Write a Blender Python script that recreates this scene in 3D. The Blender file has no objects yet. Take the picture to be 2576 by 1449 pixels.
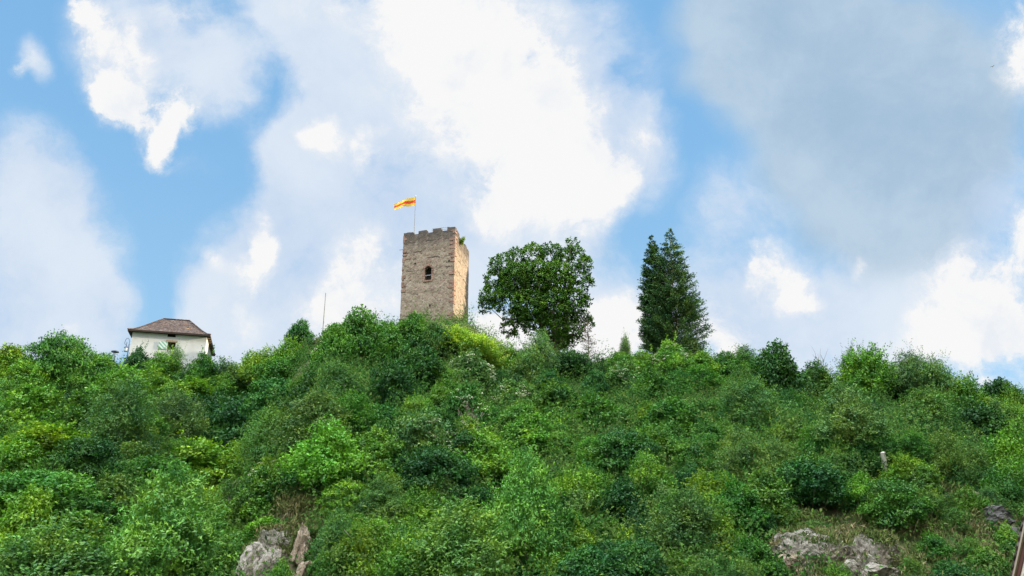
import bpy, bmesh, math, random
import numpy as np
from mathutils import Vector, Matrix, noise as mnoise

random.seed(7)
RNG = np.random.default_rng(11)
SC = bpy.context.scene
COL = SC.collection
rad = math.radians

# ------------------------------------------------------------------ camera
HFOV, PITCH, EYE = 60.0, 20.0, 1.7
cam_d = bpy.data.cameras.new('camera')
cam = bpy.data.objects.new('camera', cam_d)
COL.objects.link(cam)
cam_d.sensor_fit = 'HORIZONTAL'
cam_d.angle = rad(HFOV)
cam_d.clip_end = 20000
cam.location = (0, 0, EYE)
cam.rotation_euler = (rad(90 + PITCH), 0, 0)
SC.camera = cam

# ------------------------------------------------------------------ colour management
SC.view_settings.view_transform = 'Standard'
SC.view_settings.look = 'None'
SC.view_settings.exposure = 1.0          # the photograph is exposed for the shaded slope
SC.view_settings.gamma = 1.0

# ------------------------------------------------------------------ sun
SUN_AZ, SUN_EL = 84.0, 12.5            # azimuth clockwise from +Y (low, from the right)
sun_d = bpy.data.lights.new('sun', 'SUN')
sun_d.energy = 5.0
sun_d.angle = rad(0.5)
sun_d.color = (1.0, 0.86, 0.62)
sun = bpy.data.objects.new('sun', sun_d)
COL.objects.link(sun)
sd = Vector((math.sin(rad(SUN_AZ)) * math.cos(rad(SUN_EL)), math.cos(rad(SUN_AZ)) * math.cos(rad(SUN_EL)), math.sin(rad(SUN_EL))))
sun.rotation_euler = sd.to_track_quat('Z', 'Y').to_euler()

# ------------------------------------------------------------------ node helpers
class NT:
    def __init__(self, tree):
        self.t = tree
    def n(self, kind, **kw):
        nd = self.t.nodes.new(kind)
        for k, v in kw.items():
            setattr(nd, k, v)
        return nd
    def put(self, sock, v):
        if hasattr(v, 'is_linked') or isinstance(v, bpy.types.NodeSocket):
            self.t.links.new(v, sock)
        else:
            sock.default_value = v
    def math(self, op, a, b=0.0, c=None, clamp=False):
        nd = self.n('ShaderNodeMath', operation=op, use_clamp=clamp)
        self.put(nd.inputs[0], a)
        self.put(nd.inputs[1], b)
        if c is not None:
            self.put(nd.inputs[2], c)
        return nd.outputs[0]
    def vmath(self, op, a, b=None, out=0):
        nd = self.n('ShaderNodeVectorMath', operation=op)
        self.put(nd.inputs[0], a)
        if b is not None:
            self.put(nd.inputs[1], b)
        return nd.outputs[out]
    def sstep(self, v, lo, hi, a=0.0, b=1.0):
        nd = self.n('ShaderNodeMapRange', interpolation_type='SMOOTHSTEP')
        self.put(nd.inputs[0], v)
        for i, x in enumerate((lo, hi, a, b)):
            self.put(nd.inputs[i + 1], x)
        return nd.outputs[0]
    def lin(self, v, lo, hi, a=0.0, b=1.0):
        nd = self.n('ShaderNodeMapRange')
        self.put(nd.inputs[0], v)
        for i, x in enumerate((lo, hi, a, b)):
            self.put(nd.inputs[i + 1], x)
        return nd.outputs[0]
    def mix(self, f, a, b, mode='MIX'):
        nd = self.n('ShaderNodeMix', data_type='RGBA', blend_type=mode)
        self.put(nd.inputs[0], f)
        self.put(nd.inputs[6], a if not isinstance(a, tuple) else tuple(a) + (1,) * (4 - len(a)))
        self.put(nd.inputs[7], b if not isinstance(b, tuple) else tuple(b) + (1,) * (4 - len(b)))
        return nd.outputs[2]
    def noise(self, vec, scale, detail=4.0, rough=0.55, dist=0.0, out=0):
        nd = self.n('ShaderNodeTexNoise')
        if vec is not None:
            self.put(nd.inputs['Vector'], vec)
        nd.inputs['Scale'].default_value = scale
        nd.inputs['Detail'].default_value = detail
        nd.inputs['Roughness'].default_value = rough
        nd.inputs['Distortion'].default_value = dist
        return nd.outputs[out]
    def ramp(self, v, stops, interp='LINEAR'):
        nd = self.n('ShaderNodeValToRGB')
        nd.color_ramp.interpolation = interp
        e = nd.color_ramp.elements
        while len(e) < len(stops):
            e.new(0.5)
        for el, (p, c) in zip(e, stops):
            el.position = p
            el.color = tuple(c) + (1,)
        self.put(nd.inputs[0], v)
        return nd.outputs[0]

# ------------------------------------------------------------------ world: clear sky with clouds
CX, CY = 1288.0, 724.5
F = CX / math.tan(rad(HFOV / 2))
CP, SP = math.cos(rad(PITCH)), math.sin(rad(PITCH))

world = bpy.data.worlds.new('World')
SC.world = world
world.use_nodes = True
wt = NT(world.node_tree)
world.node_tree.nodes.clear()
tc = wt.n('ShaderNodeTexCoord')
DIR = tc.outputs['Generated']
# sky directions measured round one fixed heading (north, 20 degrees up)
hx = wt.vmath('DOT_PRODUCT', DIR, (1, 0, 0), out=1)
hu = wt.vmath('DOT_PRODUCT', DIR, (0, -SP, CP), out=1)
hf_raw = wt.vmath('DOT_PRODUCT', DIR, (0, CP, SP), out=1)
hf = wt.math('MAXIMUM', hf_raw, 0.2)
comb = wt.n('ShaderNodeCombineXYZ')
wt.put(comb.inputs[0], wt.math('MULTIPLY', wt.math('DIVIDE', hx, hf), F / 1288.0))
wt.put(comb.inputs[1], wt.math('MULTIPLY', wt.math('DIVIDE', hu, hf), F / 1288.0))
UV = comb.outputs[0]

def warp(amount, scale, detail, seed):
    off = wt.vmath('ADD', UV, (seed, seed * 0.37, 0.0))
    nz = wt.noise(off, scale, detail, 0.6, out=1)
    d = wt.vmath('SUBTRACT', nz, (0.5, 0.5, 0.5))
    sc_ = wt.n('ShaderNodeVectorMath', operation='SCALE')
    wt.put(sc_.inputs[0], d)
    sc_.inputs[3].default_value = amount
    fl = wt.vmath('MULTIPLY', sc_.outputs[0], (1, 1, 0))
    return wt.vmath('ADD', UV, fl)

def blobs(vec, items):
    acc = None
    for (px, py, rx, ry, rot, w) in items:
        mp = wt.n('ShaderNodeMapping', vector_type='TEXTURE')
        wt.put(mp.inputs['Vector'], vec)
        mp.inputs['Location'].default_value = ((px - CX) / 1288.0, (CY - py) / 1288.0, 0)
        mp.inputs['Rotation'].default_value = (0, 0, rad(rot))
        mp.inputs['Scale'].default_value = (rx / 1288.0 * 1.3, ry / 1288.0 * 1.3, 1)
        g = wt.n('ShaderNodeTexGradient', gradient_type='SPHERICAL')
        wt.put(g.inputs[0], mp.outputs[0])
        s = wt.math('MULTIPLY', g.outputs['Fac'], w)
        acc = s if acc is None else wt.math('ADD', acc, s)
    return acc

PALE = [(60, 500, 170, 190, 0, 1), (170, 620, 150, 240, 20, 1), (40, 780, 240, 200, 0, 1.2), (240, 790, 90, 150, 20, .7),
        (450, 130, 210, 190, 0, .9), (300, 130, 130, 170, 15, .8), (560, 220, 90, 140, 0, .6), (85, 150, 40, 60, 20, .5),
        (1050, 200, 400, 330, 0, 1.2), (1250, 300, 380, 350, 0, 1.3), (800, 110, 130, 120, -20, .8), (880, 420, 240, 180, 0, 1),
        (1100, 520, 330, 220, 0, 1.3), (620, 740, 160, 190, 0, 1.2), (820, 640, 190, 300, 0, 1.4), (600, 830, 150, 150, 0, 1),
        (780, 450, 130, 130, 0, .9), (1000, 700, 200, 220, 0, 1.1), (1480, 780, 190, 160, 0, 1.2), (1880, 760, 190, 170, 0, 1),
        (2200, 800, 330, 200, 0, 1.1), (1430, 560, 150, 130, 0, 1), (1640, 400, 80, 130, 0, .8), (1860, 520, 130, 130, 0, .55),
        (1380, 420, 200, 250, 0, 1), (2480, 500, 160, 300, 0, .9), (1700, 720, 120, 130, 0, .5), (760, 20, 150, 60, 0, .5), (450, 420, 90, 50, -20, .3)]
WHITE = [(1130, 130, 230, 190, 0, 1.1), (1220, 330, 190, 230, 15, 1.1), (1400, 260, 110, 230, 15, 1), (1440, 400, 120, 180, 0, 1.0),
         (1060, 10, 330, 70, 0, .7), (1330, 500, 150, 90, 30, .8), (1500, 480, 100, 90, 0, .8), (1640, 350, 55, 60, 0, .8), (1570, 430, 80, 60, 30, .6),
         (830, 355, 70, 55, -10, 1.3), (935, 385, 60, 55, 30, 1.1), (650, 590, 40, 65, 10, 1.2), (620, 670, 70, 60, 0, .8), (520, 640, 30, 40, 0, .5),
         (920, 690, 110, 140, 0, .8), (830, 780, 130, 80, 0, .7), (590, 800, 90, 100, 0, .4), (450, 270, 62, 75, -10, 1.2), (415, 350, 36, 60, -10, .8),
         (330, 130, 60, 120, 25, .7), (245, 150, 55, 150, 15, .9), (310, 260, 80, 50, -40, .9), (215, 50, 60, 80, 0, .7), (390, 330, 50, 80, 20, .8), (480, 40, 120, 60, 0, .4),
         (1960, 710, 65, 80, 20, 1.2), (2015, 770, 50, 45, 0, .9), (2140, 690, 28, 50, -30, .6), (2320, 640, 36, 36, 0, .3), (1900, 680, 30, 60, 0, .4),
         (2490, 800, 190, 170, 0, 1.2), (2560, 590, 55, 90, 0, .8), (2590, 90, 80, 150, 0, .8), (1560, 840, 130, 90, 0, 1.1), (1810, 850, 110, 90, 0, 1.0),
         (1240, 830, 110, 90, 0, 1.2), (1400, 860, 150, 60, 0, .9), (170, 815, 34, 30, 0, .8), (85, 145, 30, 28, 20, .5), (1360, 620, 170, 50, 20, .5), (2350, 870, 200, 60, 0, .6),
         (1330, 160, 40, 60, 0, -.5), (1330, 330, 30, 60, 0, -.4), (1390, 350, 28, 20, 0, -.4)]
DARK = [(1880, 130, 200, 200, 0, 1), (2120, 230, 280, 240, 0, 1.2), (2300, 400, 240, 240, 0, 1.2), (2080, 480, 190, 140, 0, .8),
        (2000, 30, 330, 130, 0, 1), (2250, 600, 230, 130, 0, .8), (2420, 200, 200, 250, 0, .8), (1560, 640, 60, 60, 0, .2), (1780, 230, 80, 60, 0, .3)]

uv_soft = warp(0.16, 2.6, 9.0, 3.1)
uv_crisp = warp(0.17, 4.2, 10.0, 9.7)
fb1 = wt.noise(wt.vmath('ADD', uv_soft, (2.2, 0.4, 0.3)), 4.0, 10.0, 0.62)
fb2 = wt.noise(wt.vmath('ADD', uv_soft, (7.9, 1.4, 1.3)), 7.0, 11.0, 0.70)
fb3 = wt.noise(wt.vmath('ADD', UV, (4.4, 8.4, 2.3)), 2.2, 6.0, 0.55)
b1 = wt.math('MINIMUM', blobs(uv_soft, PALE), .95)
b2 = wt.math('MINIMUM', blobs(uv_crisp, WHITE), 1.15)
n1 = wt.math('MULTIPLY_ADD', wt.math('SUBTRACT', fb1, 0.5), wt.sstep(b1, 0.0, 0.35, 0.5, 2.0), b1)
n2 = wt.math('MULTIPLY_ADD', wt.math('SUBTRACT', fb2, 0.5), wt.sstep(b2, 0.0, 0.4, 0.25, 2.9), b2)
n3 = wt.math('MULTIPLY_ADD', wt.math('SUBTRACT', fb3, 0.5), 0.5, blobs(uv_soft, DARK))
d1 = wt.sstep(n1, 0.05, 0.85)
d2 = wt.math('MAXIMUM', wt.sstep(n2, 0.22, 0.82), wt.math('MULTIPLY', wt.sstep(n2, 0.0, 0.95), 0.85))
d3 = wt.sstep(n3, 0.05, 0.75)

sky = wt.n('ShaderNodeTexSky', sky_type='NISHITA')
sky.sun_disc = False
sky.sun_elevation = rad(SUN_EL)
sky.sun_rotation = rad(SUN_AZ)
sky.altitude = 400
sky.air_density = 1.0
sky.dust_density = 0.6
sky.ozone_density = 2.0
up = wt.vmath('DOT_PRODUCT', DIR, (0, 0, 1), out=1)
SK = 0.10                                   # Background strength
k = 0.5 / SK
blue_lo = (.41 * k, .70 * k, .97 * k)
blue_hi = (.24 * k, .54 * k, .91 * k)
blue = wt.mix(wt.sstep(up, 0.1, 0.6), blue_lo, blue_hi)
base = wt.mix(0.22, blue, sky.outputs[0])
grey_far = wt.mix(wt.sstep(fb1, .3, .7), (.38 * k, .53 * k, .69 * k), (.52 * k, .65 * k, .78 * k))
pale_c = wt.mix(wt.sstep(wt.math('ADD', wt.math('MULTIPLY', fb3, .6), wt.math('MULTIPLY', fb1, .4)), 0.36, 0.62), (.57 * k, .69 * k, .87 * k), (.77 * k, .84 * k, .93 * k))
white_c = wt.mix(wt.sstep(wt.noise(uv_crisp, 5.0, 8.0, .6), .30, .48), (.82 * k, .86 * k, .92 * k), (.94 * k, .94 * k, .94 * k))
c = wt.mix(wt.math('MULTIPLY', d1, 0.92), base, pale_c)
c = wt.mix(wt.math('MULTIPLY', d3, 0.95), c, grey_far)
c = wt.mix(d2, c, white_c)
# unseen rest of the sky: brightened clouds, overhead glow added to light the slope
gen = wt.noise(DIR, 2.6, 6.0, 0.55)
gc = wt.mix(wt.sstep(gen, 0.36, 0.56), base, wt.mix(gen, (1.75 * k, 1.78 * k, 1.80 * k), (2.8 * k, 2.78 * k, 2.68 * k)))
added_glow = wt.vmath('DOT_PRODUCT', DIR, (-0.17, -0.20, 0.965), out=1)
lev = wt.math('ADD', wt.sstep(up, 0.05, 0.85, 0.30, 1.0), wt.sstep(added_glow, 0.78, 0.97, 0.0, 6.2))
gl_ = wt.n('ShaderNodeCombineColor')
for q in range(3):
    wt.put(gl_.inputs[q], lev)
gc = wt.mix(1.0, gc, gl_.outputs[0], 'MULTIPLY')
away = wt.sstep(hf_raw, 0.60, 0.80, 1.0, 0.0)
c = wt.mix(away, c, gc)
below = wt.sstep(up, -0.08, -0.01, 1.0, 0.0)
c = wt.mix(below, c, (.10 * k, .14 * k, .08 * k))
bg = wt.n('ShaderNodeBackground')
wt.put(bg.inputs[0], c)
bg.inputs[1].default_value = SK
wo = wt.n('ShaderNodeOutputWorld')
wt.t.links.new(bg.outputs[0], wo.inputs[0])
world.cycles.sampling_method = 'MANUAL'
world.cycles.sample_map_resolution = 512

# ------------------------------------------------------------------ geometry helpers
def ray(px, py):
    a, b = (px - CX) / F, (CY - py) / F
    return np.array([a, CP - b * SP, SP + b * CP])

def at_Y(px, py, Y):
    d = ray(px, py)
    return Vector(d * (Y / d[1])) + Vector((0, 0, EYE))

def at_z(px, py, z):
    d = ray(px, py)
    return Vector(d * ((z - EYE) / d[2])) + Vector((0, 0, EYE))

def depth_of(p):
    return p[1] * CP + (p[2] - EYE) * SP

def project(p):
    d = depth_of(p)
    v = -p[1] * SP + (p[2] - EYE) * CP
    return CX + F * p[0] / d, CY - F * v / d

# --- terrain ---------------------------------------------------------------
RIDGE = [(-700, 985, 118), (-400, 965, 120), (0, 950, 122), (130, 945, 122), (250, 950, 124), (330, 930, 125), (530, 955, 127), (640, 945, 130), (720, 905, 133),
         (760, 868, 135), (830, 850, 137), (900, 838, 138), (1000, 822, 138), (1060, 806, 139), (1180, 806, 141), (1230, 860, 145), (1300, 900, 150),
         (1500, 908, 152), (1700, 905, 152), (1900, 915, 150), (2080, 965, 148), (2150, 955, 145), (2300, 960, 142), (2450, 995, 140), (2576, 1020, 138), (2900, 1090, 135), (3300, 1130, 130)]
_r = [at_Y(px, py, Y) for px, py, Y in RIDGE]
RX = np.array([p.x / p.y for p in _r]); RZ = np.array([p.z for p in _r]); RY = np.array([p.y for p in _r])
Y0 = 47.0
def fbm2(x, y):
    return (np.sin(x * .21 + 1.3) * np.cos(y * .17 + .4) * .9 + np.sin(x * .43 + y * .31 + 2.1) * .5 + np.sin(x * .97 - y * .83) * .22 + np.cos(x * 1.9 + y * 1.4) * .10)
def terrain(x, y):
    x = np.asarray(x, float); y = np.asarray(y, float)
    q = x / np.maximum(y, 30.0)
    zr = np.interp(q, RX, RZ); yr = np.interp(q, RX, RY)
    u = (y - Y0) / (yr - Y0)
    uc = np.clip(u, 0, 1)
    s = uc + 0.06 * np.sin(uc * math.pi * 2)
    z = zr * s - np.maximum(y - yr, 0) * 0.10
    bump = fbm2(x, y) * 0.9 * np.clip(u * 6, 0, 1) * np.clip((1.02 - u) * 8, 0, 1)
    z = z + bump
    ww = np.clip(u * 4, 0, 1) * np.clip((.97 - u) * 5, 0, 1)
    z = z - 8.5 * ww * np.exp(-((x + .315 * y) / 7.5) ** 2) + 5.0 * ww * np.exp(-((x + .245 * y) / 7.0) ** 2)
    z = z + 3.2 * np.exp(-((x - 26.5) / 9.0) ** 2 - ((y - 66.0) / 7.0) ** 2) + 2.6 * np.exp(-((x + 17.5) / 5.0) ** 2 - ((y - 66.0) / 6.0) ** 2)
    # unseen rise added on the right to keep low sun off the lower slope
    t = np.clip((x - .80 * np.maximum(y, 0) - 8) / 85, 0, 1) * np.clip((y + 60) / 80, 0, 1)
    t = t * t * (3 - 2 * t)
    return np.maximum(z, 0) * (1 - t) + (88 + 2 * fbm2(x * .2, y * .2)) * t
def hit(px, py):
    d = ray(px, py)
    Y = np.linspace(40, 175, 1600)
    t = Y / d[1]
    zz = EYE + t * d[2]
    g = terrain(t * d[0], Y) - zz
    i = np.argmax(g > 0)
    if not (g > 0).any():
        i = int(np.argmax(g))
    return Vector((float(t[i] * d[0]), float(Y[i]), float(terrain(t[i] * d[0], Y[i]))))

def link(o, parent=None):
    COL.objects.link(o)
    if parent is not None:
        o.parent = parent
    return o
def mesh_np(name, V, Q, mats, tone=None, midx=None, smooth=False):
    me = bpy.data.meshes.new(name)
    nv, nf = len(V), len(Q)
    me.vertices.add(nv); me.vertices.foreach_set('co', np.asarray(V, np.float32).ravel())
    k_ = Q.shape[1]
    me.loops.add(nf * k_); me.loops.foreach_set('vertex_index', Q.astype(np.int32).ravel())
    me.polygons.add(nf)
    me.polygons.foreach_set('loop_start', np.arange(nf, dtype=np.int32) * k_)
    if midx is not None:
        me.polygons.foreach_set('material_index', midx.astype(np.int32))
    if tone is not None:
        a = me.attributes.new('tone', 'FLOAT', 'POINT')
        a.data.foreach_set('value', np.asarray(tone, np.float32))
    for m in mats:
        me.materials.append(m)
    me.update(calc_edges=True)
    if smooth:
        me.polygons.foreach_set('use_smooth', np.ones(nf, bool))
    return me
def obj(name, me, parent=None, loc=(0, 0, 0), rot=(0, 0, 0), scale=(1, 1, 1)):
    o = bpy.data.objects.new(name, me)
    o.location, o.rotation_euler, o.scale = loc, rot, scale
    return link(o, parent)
def empty(name, loc=(0, 0, 0), rot=(0, 0, 0)):
    o = bpy.data.objects.new(name, None)
    o.empty_display_size = 0.5
    o.location, o.rotation_euler = loc, rot
    return link(o)
def tag(o, label=None, cat=None, group=None, kind=None):
    for k_, v in (('label', label), ('category', cat), ('group', group), ('kind', kind)):
        if v:
            o[k_] = v
    return o
class MB:
    """collects boxes, bars, rings and prisms; build() links them as one mesh object"""
    def __init__(self):
        self.v, self.f, self.m = [], [], []
    def add(self, vs, fs, mi=0):
        b = len(self.v)
        self.v += [tuple(v) for v in vs]
        self.f += [tuple(i + b for i in f) for f in fs]
        self.m += [mi] * len(fs)
    def hexa(self, p, mi=0):
        self.add(p, [(0, 3, 2, 1), (4, 5, 6, 7), (0, 1, 5, 4), (1, 2, 6, 5), (2, 3, 7, 6), (3, 0, 4, 7)], mi)
    def box(self, o, u, v, w, mi=0):
        o, u, v, w = map(Vector, (o, u, v, w))
        self.hexa([o, o + u, o + u + v, o + v, o + w, o + u + w, o + u + v + w, o + v + w], mi)
    def tube(self, pts, radii, n=8, mi=0):
        pts = [Vector(p) for p in pts]
        if not hasattr(radii, '__len__'):
            radii = [radii] * len(pts)
        rings = []
        for i, p in enumerate(pts):
            d = (pts[min(i + 1, len(pts) - 1)] - pts[max(i - 1, 0)]).normalized()
            a = d.cross(Vector((0.3, 1, 0.1))).normalized() if abs(d.y) < .9 else d.cross(Vector((1, 0, 0))).normalized()
            b = d.cross(a)
            rings.append([p + (a * math.cos(t) + b * math.sin(t)) * radii[i] for t in [2 * math.pi * j / n for j in range(n)]])
        vs = [v for r in rings for v in r]
        fs = [(i * n + j, i * n + (j + 1) % n, (i + 1) * n + (j + 1) % n, (i + 1) * n + j) for i in range(len(pts) - 1) for j in range(n)]
        fs += [tuple(range(n))[::-1], tuple((len(pts) - 1) * n + j for j in range(n))]
        self.add(vs, fs, mi)
    def build(self, name, mats, parent=None, smooth=False, **kw):
        me = bpy.data.meshes.new(name)
        me.from_pydata(self.v, [], self.f)
        for m in (mats if isinstance(mats, (list, tuple)) else [mats]):
            me.materials.append(m)
        for p, mi in zip(me.polygons, self.m):
            p.material_index = mi
            p.use_smooth = smooth
        bm = bmesh.new(); bm.from_mesh(me)
        bmesh.ops.recalc_face_normals(bm, faces=bm.faces)
        bm.to_mesh(me); bm.free()
        return obj(name, me, parent, **kw)

# ------------------------------------------------------------------ materials
def new_mat(name):
    m = bpy.data.materials.new(name)
    m.use_nodes = True
    m.node_tree.nodes.clear()
    t = NT(m.node_tree)
    out = t.n('ShaderNodeOutputMaterial')
    return m, t, out
def principled(t, out, col, rough=0.9, bump=None, bs=0.3, bd=0.05, spec=0.2, metal=0.0):
    p = t.n('ShaderNodeBsdfPrincipled')
    t.put(p.inputs['Base Color'], col if not isinstance(col, tuple) else tuple(col) + (1,))
    p.inputs['Roughness'].default_value = rough
    p.inputs['Specular IOR Level'].default_value = spec
    p.inputs['Metallic'].default_value = metal
    if bump is not None:
        b = t.n('ShaderNodeBump')
        b.inputs['Strength'].default_value = bs
        b.inputs['Distance'].default_value = bd
        t.put(b.inputs['Height'], bump)
        t.t.links.new(b.outputs[0], p.inputs['Normal'])
    t.t.links.new(p.outputs[0], out.inputs[0])
    return p
def plain(name, col, rough=0.7, vary=0.15, scale=8.0, metal=0.0, spec=0.3):
    m, t, out = new_mat(name)
    g = t.n('ShaderNodeTexCoord').outputs['Object']
    nz = t.noise(g, scale, 5)
    cc = t.mix(t.lin(nz, .25, .75), tuple(x * (1 - vary) for x in col), tuple(min(1, x * (1 + vary)) for x in col))
    principled(t, out, cc, rough, nz, .15, .01, spec, metal)
    return m

def leaf_mat(name, transl=0.24, tint=None, tip=(1.5, 1.35, 0.9), attr=None):
    m, t, out = new_mat(name)
    if attr:
        base_ = t.n('ShaderNodeAttribute', attribute_name=attr).outputs['Color']
    elif tint is None:
        base_ = t.n('ShaderNodeObjectInfo').outputs['Color']
    else:
        r_ = t.n('ShaderNodeRGB'); r_.outputs[0].default_value = tuple(tint) + (1,)
        base_ = r_.outputs[0]
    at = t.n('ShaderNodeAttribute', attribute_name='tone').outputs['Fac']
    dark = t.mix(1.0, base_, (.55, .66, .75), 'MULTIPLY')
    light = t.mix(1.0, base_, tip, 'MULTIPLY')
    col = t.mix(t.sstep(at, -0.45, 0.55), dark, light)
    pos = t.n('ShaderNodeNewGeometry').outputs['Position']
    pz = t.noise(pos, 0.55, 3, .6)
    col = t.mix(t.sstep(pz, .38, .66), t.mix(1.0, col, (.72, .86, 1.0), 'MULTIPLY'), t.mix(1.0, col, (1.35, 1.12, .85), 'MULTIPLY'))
    df = t.n('ShaderNodeBsdfDiffuse'); t.put(df.inputs[0], col)
    tr = t.n('ShaderNodeBsdfTranslucent')
    t.put(tr.inputs[0], t.mix(1.0, col, (1.15, 1.15, .6), 'MULTIPLY'))
    mx = t.n('ShaderNodeMixShader'); mx.inputs[0].default_value = transl
    t.t.links.new(df.outputs[0], mx.inputs[1]); t.t.links.new(tr.outputs[0], mx.inputs[2])
    gl = t.n('ShaderNodeBsdfGlossy'); gl.inputs['Roughness'].default_value = 0.5
    gl.inputs[0].default_value = (.9, .95, 1, 1)
    m2 = t.n('ShaderNodeMixShader'); m2.inputs[0].default_value = 0.015
    t.t.links.new(mx.outputs[0], m2.inputs[1]); t.t.links.new(gl.outputs[0], m2.inputs[2])
    t.t.links.new(m2.outputs[0], out.inputs[0])
    return m
M = {}
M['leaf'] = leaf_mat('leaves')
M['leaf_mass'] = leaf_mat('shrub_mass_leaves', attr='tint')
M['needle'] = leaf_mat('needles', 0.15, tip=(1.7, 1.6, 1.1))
M['bark'] = plain('bark', (.16, .13, .10), .95, .35, 3)
M['pale_bark'] = plain('pale_bark', (.42, .40, .35), .9, .2, 3)
M['twig'] = plain('dead_twig', (.20, .165, .12), .95, .3, 3)
M['blossom'] = plain('cream_blossom', (.62, .64, .46), .8, .08, 20)

def undergrowth_mat():
    m, t, out = new_mat('undergrowth_leaves')
    g = t.n('ShaderNodeTexCoord').outputs['Object']
    nz = t.noise(g, 0.16, 5, .6)
    at = t.n('ShaderNodeAttribute', attribute_name='tone').outputs['Fac']
    v = t.math('MULTIPLY_ADD', at, 0.35, nz)
    col = t.ramp(v, [(.25, (.028, .085, .022)), (.42, (.045, .130, .026)), (.55, (.080, .170, .035)), (.68, (.105, .165, .045)), (.82, (.145, .22, .045))])
    df = t.n('ShaderNodeBsdfDiffuse'); t.put(df.inputs[0], col)
    tr = t.n('ShaderNodeBsdfTranslucent'); t.put(tr.inputs[0], col)
    mx = t.n('ShaderNodeMixShader'); mx.inputs[0].default_value = .35
    t.t.links.new(df.outputs[0], mx.inputs[1]); t.t.links.new(tr.outputs[0], mx.inputs[2])
    t.t.links.new(mx.outputs[0], out.inputs[0])
    return m
M['under'] = undergrowth_mat()
def drygrass_mat():
    m, t, out = new_mat('dry_grass_blades')
    g = t.n('ShaderNodeTexCoord').outputs['Object']
    nz = t.noise(g, 0.5, 4, .6)
    at = t.n('ShaderNodeAttribute', attribute_name='tone').outputs['Fac']
    v = t.math('MULTIPLY_ADD', at, 0.4, nz)
    col = t.ramp(v, [(.25, (.055, .10, .028)), (.45, (.10, .135, .040)), (.6, (.15, .15, .06)), (.75, (.20, .16, .085)), (.9, (.30, .25, .15))])
    df = t.n('ShaderNodeBsdfDiffuse'); t.put(df.inputs[0], col)
    t.t.links.new(df.outputs[0], out.inputs[0])
    return m
M['dry'] = drygrass_mat()
def ground_mat():
    m, t, out = new_mat('hillside_soil')
    g = t.n('ShaderNodeTexCoord').outputs['Object']
    a = t.noise(g, 0.35, 6, .6); b = t.noise(g, 3.0, 5, .6)
    col = t.mix(t.sstep(a, .35, .65), (.045, .075, .025), (.11, .085, .05))
    col = t.mix(t.sstep(b, .4, .7), col, (.05, .09, .025))
    principled(t, out, col, .95, b, .5, .15)
    return m
M['ground'] = ground_mat()

def stone_mat(name='rubble_stone', scale=1.0, tint=(1, 1, 1), stains=True, ztop=16.0):
    m, t, out = new_mat(name)
    g = t.n('ShaderNodeTexCoord').outputs['Object']
    wv = t.noise(g, 1.2, 3, .5, out=1)
    wv = t.vmath('ADD', g, t.vmath('MULTIPLY', t.vmath('SUBTRACT', wv, (.5, .5, .5)), (.55, .55, .4)))
    sv = t.vmath('MULTIPLY', wv, (2.1 * scale, 2.1 * scale, 3.0 * scale))
    vo = t.n('ShaderNodeTexVoronoi', feature='F1'); t.put(vo.inputs['Vector'], sv); vo.inputs['Scale'].default_value = 1.0
    ve = t.n('ShaderNodeTexVoronoi', feature='DISTANCE_TO_EDGE'); t.put(ve.inputs['Vector'], sv); ve.inputs['Scale'].default_value = 1.0
    sep = t.n('ShaderNodeSeparateColor'); t.t.links.new(vo.outputs['Color'], sep.inputs[0])
    stone = t.ramp(sep.outputs[0], [(0, (.20, .155, .12)), (.25, (.36, .29, .22)), (.5, (.44, .37, .28)), (.7, (.33, .235, .19)), (.85, (.50, .43, .34)), (1, (.34, .20, .16))])
    mort = t.mix(t.noise(g, 6, 3), (.38, .33, .26), (.52, .46, .37))
    edge = t.sstep(ve.outputs[0], .0, .10)
    col = t.mix(edge, mort, stone)
    big = t.noise(g, .45, 5, .6)
    col = t.mix(t.math('MULTIPLY', t.sstep(big, .42, .7), .40), col, (.24, .185, .14))
    fine = t.noise(g, 5.0, 6, .7)
    col = t.mix(t.math('MULTIPLY', t.sstep(fine, .48, .66), .6), col, (.10, .08, .07))
    sx = t.n('ShaderNodeSeparateXYZ'); t.put(sx.inputs[0], g)
    if stains:
        st = t.noise(t.vmath('MULTIPLY', g, (.75, .75, .16)), 1.0, 5, .6)
        zf = t.sstep(t.math('MULTIPLY_ADD', t.math('SUBTRACT', st, .5), 5.0, sx.outputs[2]), ztop - 4.5, ztop - .3)
        col = t.mix(t.math('MULTIPLY', zf, .78), col, (.075, .07, .07))
        # ragged open bed joints
        for zc, seed in ((ztop - 2.05, .0), (ztop - 3.95, 3.0), (ztop - 5.2, 8.0), (ztop - 7.3, 5.0), (ztop - 1.2, 11.0)):
            jn = t.noise(t.vmath('ADD', g, (seed, seed, 0)), .9, 4, .6)
            dz = t.math('ABSOLUTE', t.math('SUBTRACT', t.math('MULTIPLY_ADD', t.math('SUBTRACT', jn, .5), .55, sx.outputs[2]), zc))
            msk = t.math('MULTIPLY', t.sstep(dz, .05, .14, 1, 0), t.sstep(t.noise(t.vmath('ADD', g, (seed * 2 + 1, 0, seed)), .38, 3), .44, .56))
            col = t.mix(t.math('MULTIPLY', msk, .85), col, (.05, .04, .035))
    if tint != (1, 1, 1):
        col = t.mix(1.0, col, tint, 'MULTIPLY')
    h = t.math('MULTIPLY_ADD', fine, .5, t.sstep(ve.outputs[0], .0, .25))
    col = t.mix(1.0, col, (.74, .72, .72), 'MULTIPLY')
    principled(t, out, col, .95, h, .28, .05, .1)
    return m
M['sandstone'] = plain('red_sandstone', (.25, .155, .12), .9, .55, 1.3)
M['dark_inside'] = plain('dark_interior', (.02, .018, .016), .95)
M['steel'] = plain('galvanised_steel', (.30, .33, .36), .5, .1, 4, metal=.3)
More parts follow.
